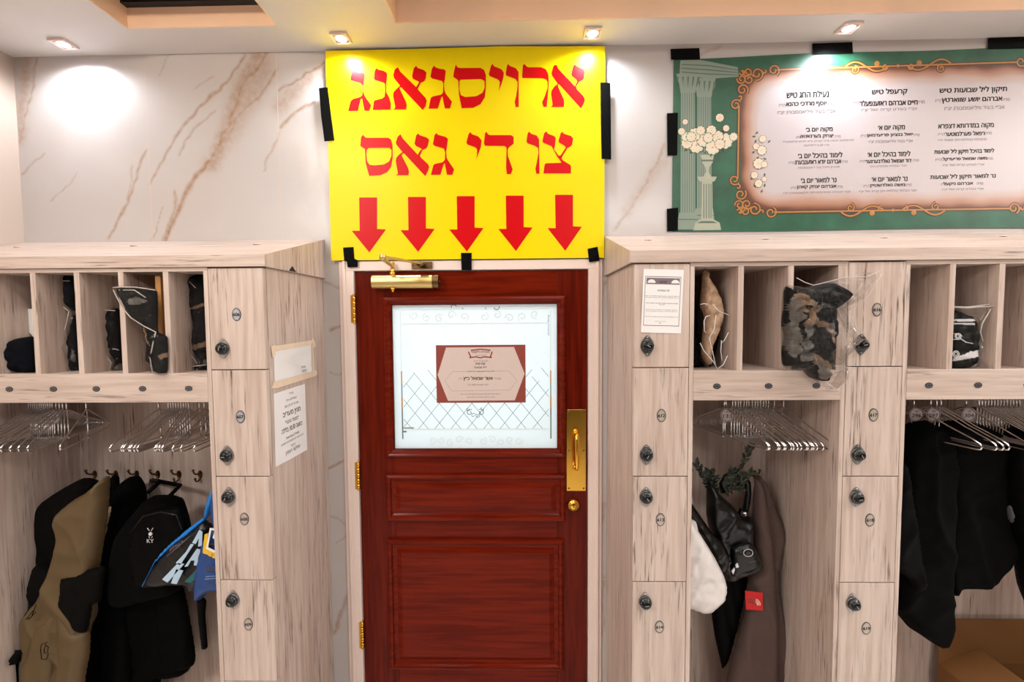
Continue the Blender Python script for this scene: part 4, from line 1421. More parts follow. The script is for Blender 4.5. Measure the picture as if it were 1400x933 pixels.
# the lines of lettering: (text, centre x, centre y, width px, height px, style) in the photo's pixels of detail 820,0 scale 2.414
LN = [
    ('תיקון ליל שבועות טיש', 1232, 298, 208, 22, 0), ('אברהם יושע שווארטץ', 1228, 331, 186, 17, 1), ('מו״ה', 1340, 329, 24, 9, 2), ('הי״ו', 1119, 333, 22, 9, 2), ('אב״י בעיר וויליאמסבורג יצ״ו', 1236, 355, 186, 13, 3),
    ('קרעפל טיש', 956, 304, 110, 22, 0), ('חיים אברהם ראזענפעלד', 953, 339, 180, 17, 1), ('מו״ה', 1059, 337, 24, 9, 2), ('הי״ו', 848, 341, 22, 9, 2), ('אב״י בעירנו קרית יואל יצ״ו', 955, 362, 174, 13, 3),
    ('נעילת החג טיש', 686, 311, 132, 22, 0), ('יוסף מרדכי כהנא', 681, 345, 126, 16, 1), ('מו״ה', 760, 344, 24, 9, 2), ('הי״ו', 602, 348, 20, 9, 2), ('אב״י בעיר וויליאמסבורג יצ״ו', 682, 368, 182, 12, 3),
    ('מקוה במדרותא דצפרא', 1208, 418, 172, 18, 0), ('רפאל פערלמוטער', 1204, 441, 124, 14, 1), ('מו״ה', 1282, 440, 20, 8, 2), ('הי״ו', 1127, 444, 20, 8, 2), ('מהנהלת קהלתינו הק׳ מאנסי יצ״ו', 1196, 462, 152, 10, 3),
    ('מקוה יום א׳', 962, 424, 84, 18, 0), ('יואל בנציון פריעדמאן', 957, 446, 142, 13, 1), ('מו״ה', 1044, 446, 20, 8, 2), ('הי״ו', 872, 449, 20, 8, 2), ('אב״י בעיר וויליאמסבורג יצ״ו', 960, 466, 138, 10, 3),
    ('מקוה יום ב׳', 724, 430, 84, 16, 0), ('יצחק בערנאטה', 716, 451, 104, 12, 1), ('מו״ה', 784, 451, 20, 8, 2), ('הי״ו', 658, 454, 18, 8, 2), ('קהילתינו משה ב״ר יצחק ב״ר חיים גרינפעלד', 720, 466, 226, 8, 3), ('יצ״ו יום ב׳ דסליחות', 715, 479, 80, 7, 3),
    ('לימוד בהיכל תיקון ליל שבועות', 1202, 501, 186, 18, 0), ('משה שמואל פריעדקל', 1204, 525, 138, 13, 1), ('מו״ה', 1286, 524, 20, 8, 2), ('הי״ו', 1118, 528, 20, 8, 2), ('אב״י בעירנו קרית יואל יצ״ו', 1200, 545, 130, 10, 3),
    ('לימוד בהיכל יום א׳', 954, 508, 134, 17, 0), ('דוד שמואל גאלדבערגער', 952, 531, 144, 13, 1), ('מו״ה', 1042, 530, 20, 8, 2), ('הי״ו', 867, 533, 18, 8, 2), ('חבר הנהלת תלמודא הק׳', 952, 549, 116, 9, 3),
    ('לימוד בהיכל יום ב׳', 727, 512, 140, 17, 0), ('אברהם יודא ראזענבערג', 720, 535, 146, 12, 1), ('מו״ה', 808, 534, 18, 8, 2), ('הי״ו', 633, 538, 18, 8, 2), ('פטרון היכל צבי ראזענבערג', 722, 553, 132, 9, 3),
    ('נר למאור תיקון ליל שבועות', 1198, 584, 204, 18, 0), ('אברהם ניקעל', 1182, 607, 92, 13, 1), ('מו״ה', 1254, 606, 20, 8, 2), ('הי״ו', 1136, 609, 18, 8, 2), ('אב״י בעירנו קרית יואל יצ״ו', 1198, 625, 130, 10, 3),
    ('נר למאור יום א׳', 956, 590, 112, 17, 0), ('משה גאלדשטיין', 949, 612, 110, 13, 1), ('מו״ה', 1018, 611, 20, 8, 2), ('הי״ו', 880, 615, 18, 8, 2), ('חבר הנהלת קהלתינו הק׳ קרית יואל יצ״ו', 950, 631, 182, 10, 3),
    ('נר למאור יום ב׳', 722, 594, 112, 17, 0), ('אברהם יצחק קאהן', 715, 618, 124, 12, 1), ('מו״ה', 792, 617, 18, 8, 2), ('הי״ו', 640, 621, 18, 8, 2), ('חבר הנהלת מוסדותינו הק׳ וויליאמסבורג יצ״ו', 716, 636, 214, 9, 3),
]
pb = lambda a, b: (a, BY - 0.0009, b)
k_ = 0.00287 / 2.414
for body, x, y, w, h, sty in LN:
    c = b_(x, y)
    mb = MB()
    text(mb, heb(body), pb, c[0], c[1], w * k_, h * k_, (0.035, 0.045, 0.0, 0.0)[sty], 0, rot=0.010)
    mb.build(('title_line', 'name_line', 'small_line', 'small_line')[sty], M_[('titleink', 'textink', 'lightink', 'lightink')[sty]], ban)
gb = 'black tape strips on the green banner'
for pts, lab in (
    ([(233, 163), (328, 160), (330, 197), (235, 198)], 'black tape strip at the top left corner of the green banner'),
    ([(700, 145), (832, 140), (834, 177), (702, 181)], 'black tape strip on the top edge of the green banner under its downlight'),
    ([(1278, 127), (1420, 122), (1420, 160), (1280, 163)], 'black tape strip at the top right of the green banner'),
    ([(221, 375), (257, 373), (255, 513), (223, 515)], 'upright black tape strip halfway down the green banner'),
    ([(221, 690), (258, 686), (257, 762), (222, 765)], 'black tape strip at the bottom left corner of the green banner'),
):
    tape([b_(*p) for p in pts], lab, BY - 0.0028, BY - 0.0018, gb)

# ================================================================== LOCKERS
ROWS = [2.0185, 1.7062, 1.3722, 1.0405, 0.708, 0.375, 0.045]
FB, FT, BT = 2.021, 2.057, 2.174


def combination_lock(door_o, x, z, ang):
    mb = MB()
    lp_ = []
    for i in range(24):
        an = 6.283 * i / 24
        c, s = math.cos(an), math.sin(an)
        lp_.append((x + 0.0200 * c * (1 - 0.42 * abs(s) ** 2), z + 0.0315 * s * (1 - 0.05 * abs(c))))
    yf = LF
    mb.xz(lp_, yf - 0.004, yf)
    mb.lathe([(0.0185, 0.003), (0.0182, 0.0055), (0.017, 0.006)], (x, yf, z), n=28)
    for s in (-1, 1):
        mb.lathe([(0.003, 0.004), (0.002, 0.0055)], (x, yf, z + s * 0.0255), n=8)
    mb.build('lock_plate', M_['steel'], door_o)
    mb = MB()
    n = 36
    vs, fs = [], []
    prof = [(0.0180, 0.005), (0.0192, 0.0080), (0.0178, 0.0125), (0.0122, 0.0140), (0.0114, 0.0215), (0.0098, 0.0235), (0.001, 0.0237)]
    for i, (r, d) in enumerate(prof):
        for k in range(n):
            q = 6.283 * k / n
            rr = r * (1 + (0.06 if (k % 2 and 3 <= i <= 4) else 0))
            vs.append((x + rr * math.cos(q), yf - d, z + rr * math.sin(q)))
    for i in range(len(prof) - 1):
        for k in range(n):
            k2 = (k + 1) % n
            fs.append((i * n + k, i * n + k2, (i + 1) * n + k2, (i + 1) * n + k))
    mb.add(vs, fs, 0, True)
    for k in range(20):                                     # dial marks
        q = 6.283 * k / 20 + ang
        c, s = math.cos(q), math.sin(q)
        r0, r1 = (0.0136, 0.0176) if k % 2 == 0 else (0.0156, 0.0176)
        w = 0.0005
        f = lambda r: 0.0140 - (r - 0.0122) / 0.0056 * 0.0015 + 0.0004
        mb.add([(x + r0 * c - w * s, yf - f(r0), z + r0 * s + w * c), (x + r0 * c + w * s, yf - f(r0), z + r0 * s - w * c),
                (x + r1 * c + w * s, yf - f(r1), z + r1 * s - w * c), (x + r1 * c - w * s, yf - f(r1), z + r1 * s + w * c)], [(0, 1, 2, 3)], 1)
    c, s = math.cos(ang + 2.2), math.sin(ang + 2.2)
    mb.add([(x - 0.005 * c - 0.0009 * s, yf - 0.0240, z - 0.005 * s + 0.0009 * c), (x - 0.005 * c + 0.0009 * s, yf - 0.0240, z - 0.005 * s - 0.0009 * c),
            (x + 0.0065 * c + 0.0009 * s, yf - 0.0240, z + 0.0065 * s - 0.0009 * c), (x + 0.0065 * c - 0.0009 * s, yf - 0.0240, z + 0.0065 * s + 0.0009 * c)], [(0, 1, 2, 3)], 1)
    mb.build('lock_dial', [M_['knob'], M_['tick']], door_o)


def number_plate(door_o, x, z, num, face):
    mb = MB()
    el = lambda a, b, n=28: [(x + a * math.cos(6.283 * i / n), z + b * math.sin(6.283 * i / n)) for i in range(n)]
    mb.xz(el(0.0140, 0.0200), LF - 0.0012, LF, 1)
    mb.xz(el(0.0122, 0.0180), LF - 0.0016, LF - 0.0008, 0)
    text(mb, num, lambda a, b: (a, LF - 0.0018, b), x, z, 0.0200, 0.0100, 0.06, 1)
    mb.xz([el(0.0112, 0.0168), el(0.0106, 0.0162)[::-1]], LF - 0.00175, LF - 0.0015, 1)
    mb.build('number_plate', [M_[face], M_['ink']], door_o)


def tower(x0, x1, label, nums, faces, hide_first=False, angs=(0, 1, 2, 3)):
    t = thing('locker_tower', label, 'locker', ((x0 + x1) / 2, -0.2, 0))
    mb = MB()
    yb0, yb1 = LF + 0.019, -0.001
    mb.box(x0, x0 + 0.016, yb0, yb1, 0, FB); mb.box(x1 - 0.016, x1, yb0, yb1, 0, FB)
    mb.box(x0 + 0.016, x1 - 0.016, yb1 - 0.012, yb1, 0, FB)
    for z in ROWS[:-1]:
        mb.box(x0 + 0.016, x1 - 0.016, yb0, yb1 - 0.012, z - 0.010, z + 0.0025)
    mb.box(x0 + 0.016, x1 - 0.016, yb0 + 0.02, yb1 - 0.012, 0.0, 0.045)
    mb.build('carcass', M_['woodv'], t)
    for k in range(6):
        z1, z0 = ROWS[k] - 0.0015, ROWS[k + 1] + 0.0015
        mb = MB(); mb.box(x0 + 0.0012, x1 - 0.0012, LF, LF + 0.0185, z0, z1)
        d = mb.build('door', M_['woodv'], t, bevel=0.0012)
        if k < 2: lz, nz2 = ROWS[k + 1] + (0.0665, 0.0680)[k], ROWS[k + 1] + (0.170, 0.188)[k]
        else: lz, nz2 = ROWS[k] - 0.0635, ROWS[k] - (0.135 if k == 2 else 0.144)
        combination_lock(d, x0 + 0.0405, lz, angs[k % 4] + 0.4 * k)
        if not (hide_first and k == 0):
            number_plate(d, x0 + 0.0855, nz2, nums[k], faces[k])
    return t


PLB = ['plate'] * 6
tower(-0.955, -0.784, 'pale wood locker tower left of the red door, with doors 606 to 609', ['606', '607', '608', '609', '610', '610'][:6], ['plategrey', 'plategrey', 'plate', 'plate', 'plate', 'plate'], angs=(2.4, 0.6, 1.2, 2.0))
tower(0.338, 0.505, 'pale wood locker tower right of the red door, framed notice on its top door', ['611', '612', '613', '614', '615', '615'], PLB, hide_first=True, angs=(0.4, 1.5, 2.3, 3.0))
tower(0.971, 1.138, 'pale wood locker tower between the two right coat bays, with doors 616 to 619', ['616', '617', '618', '619', '620', '620'], PLB, angs=(1.1, 2.6, 0.3, 1.9))


def coat_hook(bay_, x, z, y):
    mb = MB()
    lp_ = [(x + 0.009 * math.cos(6.283 * i / 16), z + 0.016 * math.sin(6.283 * i / 16)) for i in range(16)]
    mb.xz(lp_, y - 0.003, y)
    path = []
    for i in range(11):                                      # upper prong
        t = i / 10
        path.append((x, y - 0.003 - 0.036 * math.sin(t * 1.5), z + 0.004 + 0.024 * t * t))
    mb.tube(path, [0.0042 - 0.0012 * i / 10 for i in range(11)], 8)
    mb.lathe([(0.001, -0.005), (0.0055, -0.002), (0.0055, 0.002), (0.001, 0.005)], path[-1], axis='z', n=10)
    path = []
    for i in range(13):                                      # lower hook
        an = -0.3 + 3.5 * i / 12
        path.append((x, y - 0.016 + 0.013 * math.cos(an), z - 0.010 - 0.014 * math.sin(an)))
    mb.tube(path, [0.0040 - 0.001 * i / 12 for i in range(13)], 8)
    mb.lathe([(0.001, -0.0045), (0.005, -0.002), (0.005, 0.002), (0.001, 0.0045)], path[-1], axis='z', n=10)
    return mb.build('coat_hook', M_['oldbrass'], bay_)


def bay(x0, x1, pitch_marks, label, hooks):
    t = thing('coat_bay', label, 'wardrobe', ((x0 + x1) / 2, -0.2, 0))
    mb = MB(); mb.box(x0, x1, -0.014, -0.001, 0, FB); mb.build('back_panel', M_['woodv'], t)
    for a in (x0, x1 - 0.013):
        mb = MB(); mb.box(a, a + 0.013, LF + 0.001, -0.0145, 0, FB - 0.0125); mb.build('side_panel', M_['woodv'], t)
    xi0, xi1 = x0 + 0.0135, x1 - 0.0135
    mb = MB(); mb.box(xi0, xi1, LF + 0.0195, -0.0145, 1.680, 1.695); mb.build('shelf', M_['woodh'], t)
    mb = MB(); mb.box(x0, x1, LF + 0.001, -0.0145, FB - 0.012, FB - 0.0005); mb.build('top_panel', M_['woodh'], t)
    mb = MB(); mb.box(xi0, xi1, LF, LF + 0.019, 1.606, 1.6965); rail = mb.build('front_rail', M_['woodh'], t, bevel=0.001)
    for x in pitch_marks[0]:
        mb = MB(); mb.box(x, x + 0.0165, LF + 0.001, -0.0145, 1.6955, FB - 0.0125); mb.build('divider', M_['woodv'], t)
    for x in pitch_marks[1]:
        mb = MB()
        el = lambda a, b, n=20: [(x + a * math.cos(6.283 * i / n), 1.649 + b * math.sin(6.283 * i / n)) for i in range(n)]
        mb.xz(el(0.0115, 0.0085), LF - 0.0012, LF, 1)
        mb.xz(el(0.0095, 0.0068), LF - 0.0016, LF - 0.0008, 0)
        mb.xz([(x - 0.005, 1.6475), (x + 0.005, 1.6475), (x + 0.005, 1.6505), (x - 0.005, 1.6505)], LF - 0.0018, LF - 0.0012, 1)
        mb.build('number_button', [M_['buttonface'], M_['ink']], rail)
    mb = MB(); mb.tube([(xi0, -0.21, 1.640), (xi1, -0.21, 1.640)], 0.0115, 16)
    for a, s in ((xi0, 1), (xi1, -1)):
        mb.lathe([(0.022, 0), (0.022, 0.003), (0.015, 0.012)], (a, -0.21, 1.640), axis='x' if s > 0 else '-x', n=18)
    mb.build('hanging_rail', M_['chrome'], t)
    mb = MB(); mb.box(xi0, xi1, LF + 0.02, -0.0145, 0.085, 0.10); mb.build('bottom_panel', M_['woodh'], t)
    mb = MB(); mb.box(xi0, xi1, LF + 0.02, LF + 0.038, 0.0, 0.084); mb.build('plinth', M_['woodh'], t)
    for x in hooks: coat_hook(t, x, 1.238, -0.014)
    return t


bay(-1.806, -0.9555, ([-1.787, -1.647, -1.509, -1.3715, -1.2335, -1.094], [-1.735, -1.595, -1.455, -1.319, -1.173, -1.028]),
    'pale wood coat bay with cubbies on top, left of the locker tower 606 to 609', [-1.733 + 0.0866 * k for k in range(9)])
bay(0.5055, 0.9705, ([0.6475, 0.7945, 0.9415], [0.589, 0.743, 0.885]),
    'pale wood coat bay with three cubbies between the two right locker towers', [0.654, 0.741, 0.828, 0.915])
bay(1.1385, 2.08, ([1.2665, 1.4095, 1.5545, 1.6995, 1.8445], [1.217, 1.361, 1.505, 1.65, 1.795, 1.94]),
    'pale wood coat bay at the right border, full of black coats over a cardboard box', [1.27 + 0.0866 * k for k in range(9)])
# filler column at the far left against the side wall
mb = MB(); mb.box(XL + 0.002, -1.807, LF, -0.001, 0, FB)
tag(mb.build('filler_panel', M_['woodv']), 'plain pale wood filler panel between the left coat bay and the side wall', 'panel')


def top_board(x0, x1, label, caps, ends):
    t = thing('sloping_cornice', label, 'locker top', ((x0 + x1) / 2, -0.2, FB))
    y0 = LF - 0.006
    mb = MB()
    mb.add([(x0, y0, FT), (x1, y0, FT), (x1, -0.001, BT), (x0, -0.001, BT), (x0, y0 + 0.004, FT - 0.014), (x1, y0 + 0.004, FT - 0.014), (x1, -0.001, BT - 0.016), (x0, -0.001, BT - 0.016)],
           [(0, 1, 2, 3), (4, 7, 6, 5), (0, 4, 5, 1), (3, 2, 6, 7), (0, 3, 7, 4), (1, 5, 6, 2)])
    sl = mb.build('sloped_board', M_['woodh'], t)
    mb = MB(); mb.box(x0, x1, y0, y0 + 0.016, FB + 0.0003, FT - 0.0005); mb.build('fascia', M_['woodh'], t, bevel=0.001)
    for x in ends:
        s = 0.010
        mb = MB(); mb.prism([(y0 + 0.0005, FB + 0.0003), (y0 + 0.0005, FT - 0.001), (-0.001, BT - 0.001), (-0.001, FB + 0.0003)],
                            lambda y, z: (x, y, z), lambda y, z: (x + (s if x > -0.3 and x > 0 else -s), y, z))
        mb.build('end_board', M_['woodv'], t)
    for x in caps:
        y = -0.16
        z = FT + (BT - FT) * (y - y0) / (-y0)
        mb = MB(); mb.lathe([(0.013, 0), (0.012, 0.002), (0.003, 0.0028)], (x, y, z), axis='z', n=18)
        mb.build('screw_cap', M_['casing'], sl)
    return t


top_board(XL + 0.002, -0.774, 'pale wood sloping top along the left lockers', (-1.83, -1.40, -0.95), (-0.7735,))
top_board(0.325, 2.25, 'pale wood sloping top along the right lockers', (0.45, 0.86, 1.27, 1.68), (0.3245,))

# chipped corner under the left top: a splintered knot in the end board
mb = MB()
mb.prism([(-0.285, 2.0225), (-0.262, 2.040), (-0.236, 2.0225)], lambda y, z: (-0.7735 + 0.0002, y, z), lambda y, z: (-0.7735 + 0.0012, y, z))
for o in bpy.data.objects:
    if o.name == 'sloping_cornice': mb.build('splintered_chip', M_['black'], o)

# ------------------------------------------------------------------ notices on the lockers
ntc = thing('locker_notice', 'white framed printed notice on the locker right of the red door', 'notice', (0.425, LF, 1.81))
A_, B_, C_, D_ = (0.3665, 2.003), (0.486, 1.999), (0.479, 1.809), (0.3595, 1.813)
yN = LF - 0.0016
mb = MB(); mb.xz([A_, B_, C_, D_], yN, yN + 0.0008); mb.build('sheet', M_['paper'], ntc)


def bil(a, b):
    x = (A_[0] * (1 - a) + B_[0] * a) * (1 - b) + (D_[0] * (1 - a) + C_[0] * a) * b
    z = (A_[1] * (1 - a) + B_[1] * a) * (1 - b) + (D_[1] * (1 - a) + C_[1] * a) * b
    return (x, yN - 0.0002, z)


mb = MB()
for a0, a1, b0, b1 in ((0.05, 0.94, 0.112, 0.120), (0.05, 0.94, 0.880, 0.888), (0.05, 0.06, 0.112, 0.888), (0.93, 0.94, 0.112, 0.888)):
    mb.add([bil(a0, b0), bil(a1, b0), bil(a1, b1), bil(a0, b1)], [(0, 1, 2, 3)], 0)
mb.add([bil(0.08, 0.135), bil(0.91, 0.135), bil(0.91, 0.235), bil(0.08, 0.235)], [(0, 1, 2, 3)], 1)
for a in (0.21, 0.80):
    pts = [bil(a + 0.10 * math.cos(6.283 * i / 20), 0.215 - 0.055 * math.sin(6.283 * i / 20)) for i in range(11)]
    mb.add([(p[0], p[1] - 0.0001, p[2]) for p in pts], [tuple(range(11))], 2)
pf = lambda a, b: tuple(c + (0, -0.0002, 0)[i] for i, c in enumerate(bil(a, b)))
pfl = lambda a, b: pf(a, -b)
text(mb, heb('הודעה'), pfl, 0.50, -0.200, 0.18, 0.035, 0.02, 0)
text(mb, heb('לכל המתפללים'), pfl, 0.52, -0.330, 0.29, 0.030, 0.01, 0)
for body, y, w in (('נא לשמור על הסדר והנקיון בארונות המלבושים כל השבוע', 0.420, 0.86), ('כל אחד ישתמש בארון השייך לו לפי המספר הרשום עליו', 0.445, 0.82), ('מפתחות ומנעולים אפשר להשיג אצל המשרד בלבד', 0.530, 0.80), ('בשעות הקבלה', 0.555, 0.14),
                   ('אין להשאיר חפצים אחר חג השבועות הבא עלינו לטובה', 0.635, 0.80), ('וכל הנשאר יסולק על ידי הנהלת בית המדרש בלי הודעה', 0.660, 0.76), ('ויהי רצון שנזכה לקבלת התורה בשמחה ובהרחבה', 0.745, 0.82)):
    text(mb, heb(body), pfl, 0.49, -y, w, 0.018, 0.0, 0)
text(mb, heb('בכבוד רב הנהלת'), pfl, 0.47, -0.815, 0.26, 0.016, 0.0, 1)
text(mb, heb('ביהמ״ד'), pfl, 0.47, -0.845, 0.06, 0.016, 0.0, 0)
mb.build('lettering', [M_['ink'], M_['lightink'], M_['paper']], ntc)

XS = -0.784
un_x = XS + 0.0012
sheet_pts = [(-0.385, 1.625), (-0.178, 1.627), (-0.176, 1.385), (-0.30, 1.388), (-0.388, 1.392)]
pn = thing('paper_notice', 'lower of two papers on the left locker tower side, with Hebrew lines', 'notice', (XS, -0.28, 1.39))
mb = MB(); mb.prism(sheet_pts, lambda y, z: (un_x, y, z), lambda y, z: (un_x - 0.0007, y, z)); mb.build('sheet', M_['paper'], pn)
mb = MB()
ps = lambda a, b: (un_x + 0.0004, a, b)
for body, y, z, w, h, bo in (('בס״ד', -0.277, 1.610, 0.030, 0.006, 0), ('הערליכע יודן', -0.277, 1.590, 0.068, 0.010, 0.01), ('עס איז דא יעדן טאג', -0.277, 1.570, 0.092, 0.010, 0), ('מנין מעריב', -0.277, 1.543, 0.118, 0.020, 0.025),
                             ('״במעמד הציבור״', -0.277, 1.518, 0.090, 0.011, 0.01), ('בשעה 10:30 בלילה', -0.277, 1.494, 0.136, 0.018, 0.02), ('מתפללים בנוסח ספרד', -0.277, 1.466, 0.090, 0.009, 0.01), ('יעדער איינער איז איינגעלאדן צו דאווענען', -0.277, 1.450, 0.150, 0.010, 0.0),
                             ('בכבוד', -0.277, 1.432, 0.032, 0.007, 0), ('עסקני המנין', -0.277, 1.414, 0.098, 0.014, 0.015)):
    text(mb, heb(body), ps, y, z, w, h, bo)
mb.build('lettering', M_['ink'], pn)
up = [(-0.378, 1.762), (-0.112, 1.768), (-0.104, 1.652), (-0.376, 1.648)]
pn = thing('paper_notice', 'upper of two papers on the left locker tower side, edged with yellowed tape', 'notice', (XS, -0.24, 1.65))
mb = MB(); mb.prism(up, lambda y, z: (un_x, y, z), lambda y, z: (un_x - 0.0007, y, z)); mb.build('sheet', M_['paper'], pn)
mb = MB()
text(mb, heb('נא לא'), ps, -0.185, 1.690, 0.030, 0.008, 0.01); text(mb, heb('לתלות'), ps, -0.180, 1.676, 0.034, 0.008, 0.01)
mb.build('lettering', M_['ink'], pn)
for pts in ([(-0.392, 1.760), (-0.372, 1.776), (-0.10, 1.782), (-0.098, 1.766), (-0.37, 1.758)], [(-0.40, 1.645), (-0.385, 1.664), (-0.085, 1.666), (-0.078, 1.650), (-0.10, 1.644), (-0.37, 1.640)],
            [(-0.120, 1.782), (-0.108, 1.792), (-0.086, 1.762), (-0.100, 1.750)], [(-0.395, 1.776), (-0.366, 1.780), (-0.370, 1.745), (-0.388, 1.740)], [(-0.118, 1.66), (-0.104, 1.66), (-0.108, 1.765), (-0.12, 1.765)]):
    tk = globals().get('tk', 0) + 1
    mb = MB(); mb.prism(pts, lambda y, z: (un_x + 0.0007 + 0.0003 * tk, y, z), lambda y, z: (un_x + 0.0005 + 0.0003 * tk, y, z)); mb.build('tape_edge', M_['oldtape'], pn)

# ================================================================== WIRE HANGERS
RZ = 1.640                                         # rail axis height; hangers are built round the rail at the origin
R_W = 0.0027


def hanger_mesh():
    mb = MB()
    hook = []
    r = 0.0145
    for i in range(15):                                      # open hook over the rail
        an = math.radians(-20 + 215 * i / 14)
        hook.append((0, -r * math.cos(an), r * math.sin(an)))
    hook = hook[::-1]
    # neck swings to the middle
    hook = [(0, -y, z) for x, y, z in hook]
    hook = hook[::-1]
    hook += [(0, 0.010, -0.020), (0, 0.002, -0.034), (0, 0.0, -0.048), (0, 0.0, -0.075), (0, 0.0, -0.100)]
    mb.tube(hook, R_W, 7)
    zt, ze = -0.098, -0.178
    pts = [(0, 0, zt), (0, -0.02, zt - 0.006), (0, -0.10, zt - 0.044), (0, -0.165, ze + 0.010), (0, -0.183, ze), (0, -0.190, ze - 0.008), (0, -0.186, ze - 0.017), (0, -0.174, ze - 0.020),
           (0, -0.05, ze - 0.020), (0, 0.05, ze - 0.020), (0, 0.168, ze - 0.020), (0, 0.180, ze - 0.017), (0, 0.184, ze - 0.008), (0, 0.178, ze), (0, 0.16, ze + 0.010), (0, 0.10, zt - 0.044), (0, 0.02, zt - 0.006)]
    mb.tube(pts, R_W, 7, closed=True)
    mb.tube([(0.0, 0.004, zt - 0.002), (0.0, 0.004, ze - 0.020)], R_W * 0.9, 6)
    mb.lathe([(0.001, -0.004), (0.0038, -0.001), (0.0038, 0.002), (0.001, 0.004)], (0.0, 0.004, ze - 0.022), axis='z', n=8)
    return mb


hproto = hanger_mesh()
hang_n = [None]


def hanger(x, yaw, label, group, tagtext=None, parent_lab=None):
    if hang_n[0] is None:
        mb = MB(); mb.v = [(a, b, c) for a, b, c in hproto.v]; mb.f = hproto.f; mb.m = hproto.m; mb.s = hproto.s
        me = bpy.data.meshes.new('wire_hanger')
        me.from_pydata(mb.v, [], mb.f); me.materials.append(M_['chrome'])
        me.polygons.foreach_set('use_smooth', mb.s)
        bm = bmesh.new(); bm.from_mesh(me); bmesh.ops.recalc_face_normals(bm, faces=bm.faces); bm.to_mesh(me); bm.free()
        hang_n[0] = me
    o = bpy.data.objects.new('wire_hanger', hang_n[0])
    COL.objects.link(o)
    o.location = (x, -0.21, RZ + 0.0); o.rotation_euler = (0, 0, math.radians(yaw))
    tag(o, label, 'coat hanger', group)
    if tagtext:
        mb = MB()
        cz = -0.122
        y0 = -0.012
        n = 28
        yy = -0.010                                          # the disc faces the room, across the hanger's neck
        disc = [(0.0 + 0.0235 * math.cos(6.283 * i / n), cz + 0.0235 * math.sin(6.283 * i / n)) for i in range(n)]
        mb.xz(disc, yy - 0.0016, yy, 0)
        mb.xz([[(0.022 * math.cos(6.283 * i / n), cz + 0.022 * math.sin(6.283 * i / n)) for i in range(n)], [(0.0205 * math.cos(6.283 * i / n), cz + 0.0205 * math.sin(6.283 * i / n)) for i in range(n)][::-1]], yy - 0.0019, yy - 0.0012, 1)
        text(mb, tagtext, lambda a, b: (a, yy - 0.0020, b), 0.0, cz - 0.004, 0.031, 0.0125, 0.02, 1)
        text(mb, heb('מס׳'), lambda a, b: (a, yy - 0.0020, b), 0.0, cz + 0.011, 0.012, 0.006, 0.01, 1)
        me = bpy.data.meshes.new('number_tag')
        me.from_pydata(mb.v, [], mb.f)
        me.materials.append(M_['tagwhite']); me.materials.append(M_['ink'])
        me.polygons.foreach_set('material_index', mb.m)
        c = bpy.data.objects.new('number_tag', me); COL.objects.link(c); c.parent = o
        c.rotation_euler = (0, 0, -math.radians(yaw))
    return o


rh = random.Random(3)
gl = 'wire hangers crowded at the left end of the left rail'
for k in range(12):
    hanger(-1.772 + 0.0078 * k + rh.uniform(-.001, .001), rh.uniform(-3, 3) - 3, 'chrome wire hanger crowded at the left end of the left bay rail', gl)
hanger(-1.672, 3, 'chrome wire hanger carrying the round number tag 150 in the left bay', gl, '150')
for k, x in enumerate((-1.660, -1.648, -1.634)):
    hanger(x, 8 + 4 * k, 'chrome wire hanger behind the number tag 150 in the left bay', 'wire hangers behind tag 150')
hanger(-1.562, 24, 'single chrome wire hanger hanging apart and askew in the left bay', 'wire hanger on its own')
hanger(-1.298, -3, 'chrome wire hanger a little left of the tight cluster beside locker 607', 'wire hangers in the right cluster of the left rail')
gm = 'wire hangers in the right cluster of the left rail'
for k in range(9):
    hanger(-1.262 + 0.0092 * k, -2 + rh.uniform(-1.5, 1.5) if k < 6 else 14, 'chrome wire hanger in the tight right cluster of the left bay rail', gm)
for k, x in enumerate((-1.150, -1.132, -1.105, -1.085, -1.05)):
    hanger(x, -4 + 2 * k, 'chrome wire hanger at the right end of the left bay rail beside the locker', 'wire hangers at the right end of the left rail')
gr = 'wire hangers on the rail of the middle coat bay'
xs = [0.700, 0.712, 0.728, 0.738, 0.748, 0.756, 0.768, 0.776, 0.784, 0.796, 0.806, 0.815, 0.824, 0.834, 0.843, 0.852, 0.872, 0.900]
for k, x in enumerate(xs):
    if k == 1:
        hanger(x, 17, 'chrome wire hanger with the round number tag 133', gr, '133')
    elif k == 17:
        hanger(x + 0.010, 17, 'rightmost chrome wire hanger in the middle coat bay, a gap from its row', gr)
    else:
        hanger(x + 0.006, 17 + rh.uniform(-2, 2), 'chrome wire hanger in the long row in the middle coat bay', gr)
ge = 'wire hangers at the left end of the right bay rail'
hanger(1.355, 17, 'chrome wire hanger whose number tag is leftmost in the right bay', ge, '296')
hanger(1.412, 12, 'chrome wire hanger whose number tag is second from the left in the right bay', ge, '297')
hanger(1.432, 12, 'chrome wire hanger bare just behind the second number tag in the right bay', ge)
hanger(1.447, 13, 'chrome wire hanger bare between the tags 297 and 304', ge)
hanger(1.532, 4, 'chrome wire hanger whose tag hangs apart above the wide coat', ge, '304')
for k in range(14):
    hanger(1.575 + 0.0105 * k, 10 + rh.uniform(-2, 2), 'chrome wire hanger in the row at the right border above black coats', 'wire hangers at the right end of the right bay rail')

# ================================================================== THINGS IN THE CUBBIES
Z5 = (0, 360, 5.833); Z6 = (110, 360, 5.833); ZR = (935, 355, 5.653); ZB = (1070, 360, 4.913); ZC = (1270, 400, 7.777)
SHELF = 1.6955


def clampz(pts, zmin):
    return [(x, max(z, zmin)) for x, z in pts]


def edge_line(mb, pts, y, r=0.0016):
    P = [(p[0], y, p[1]) for p in pts]
    mb.tube(P, r, 6)


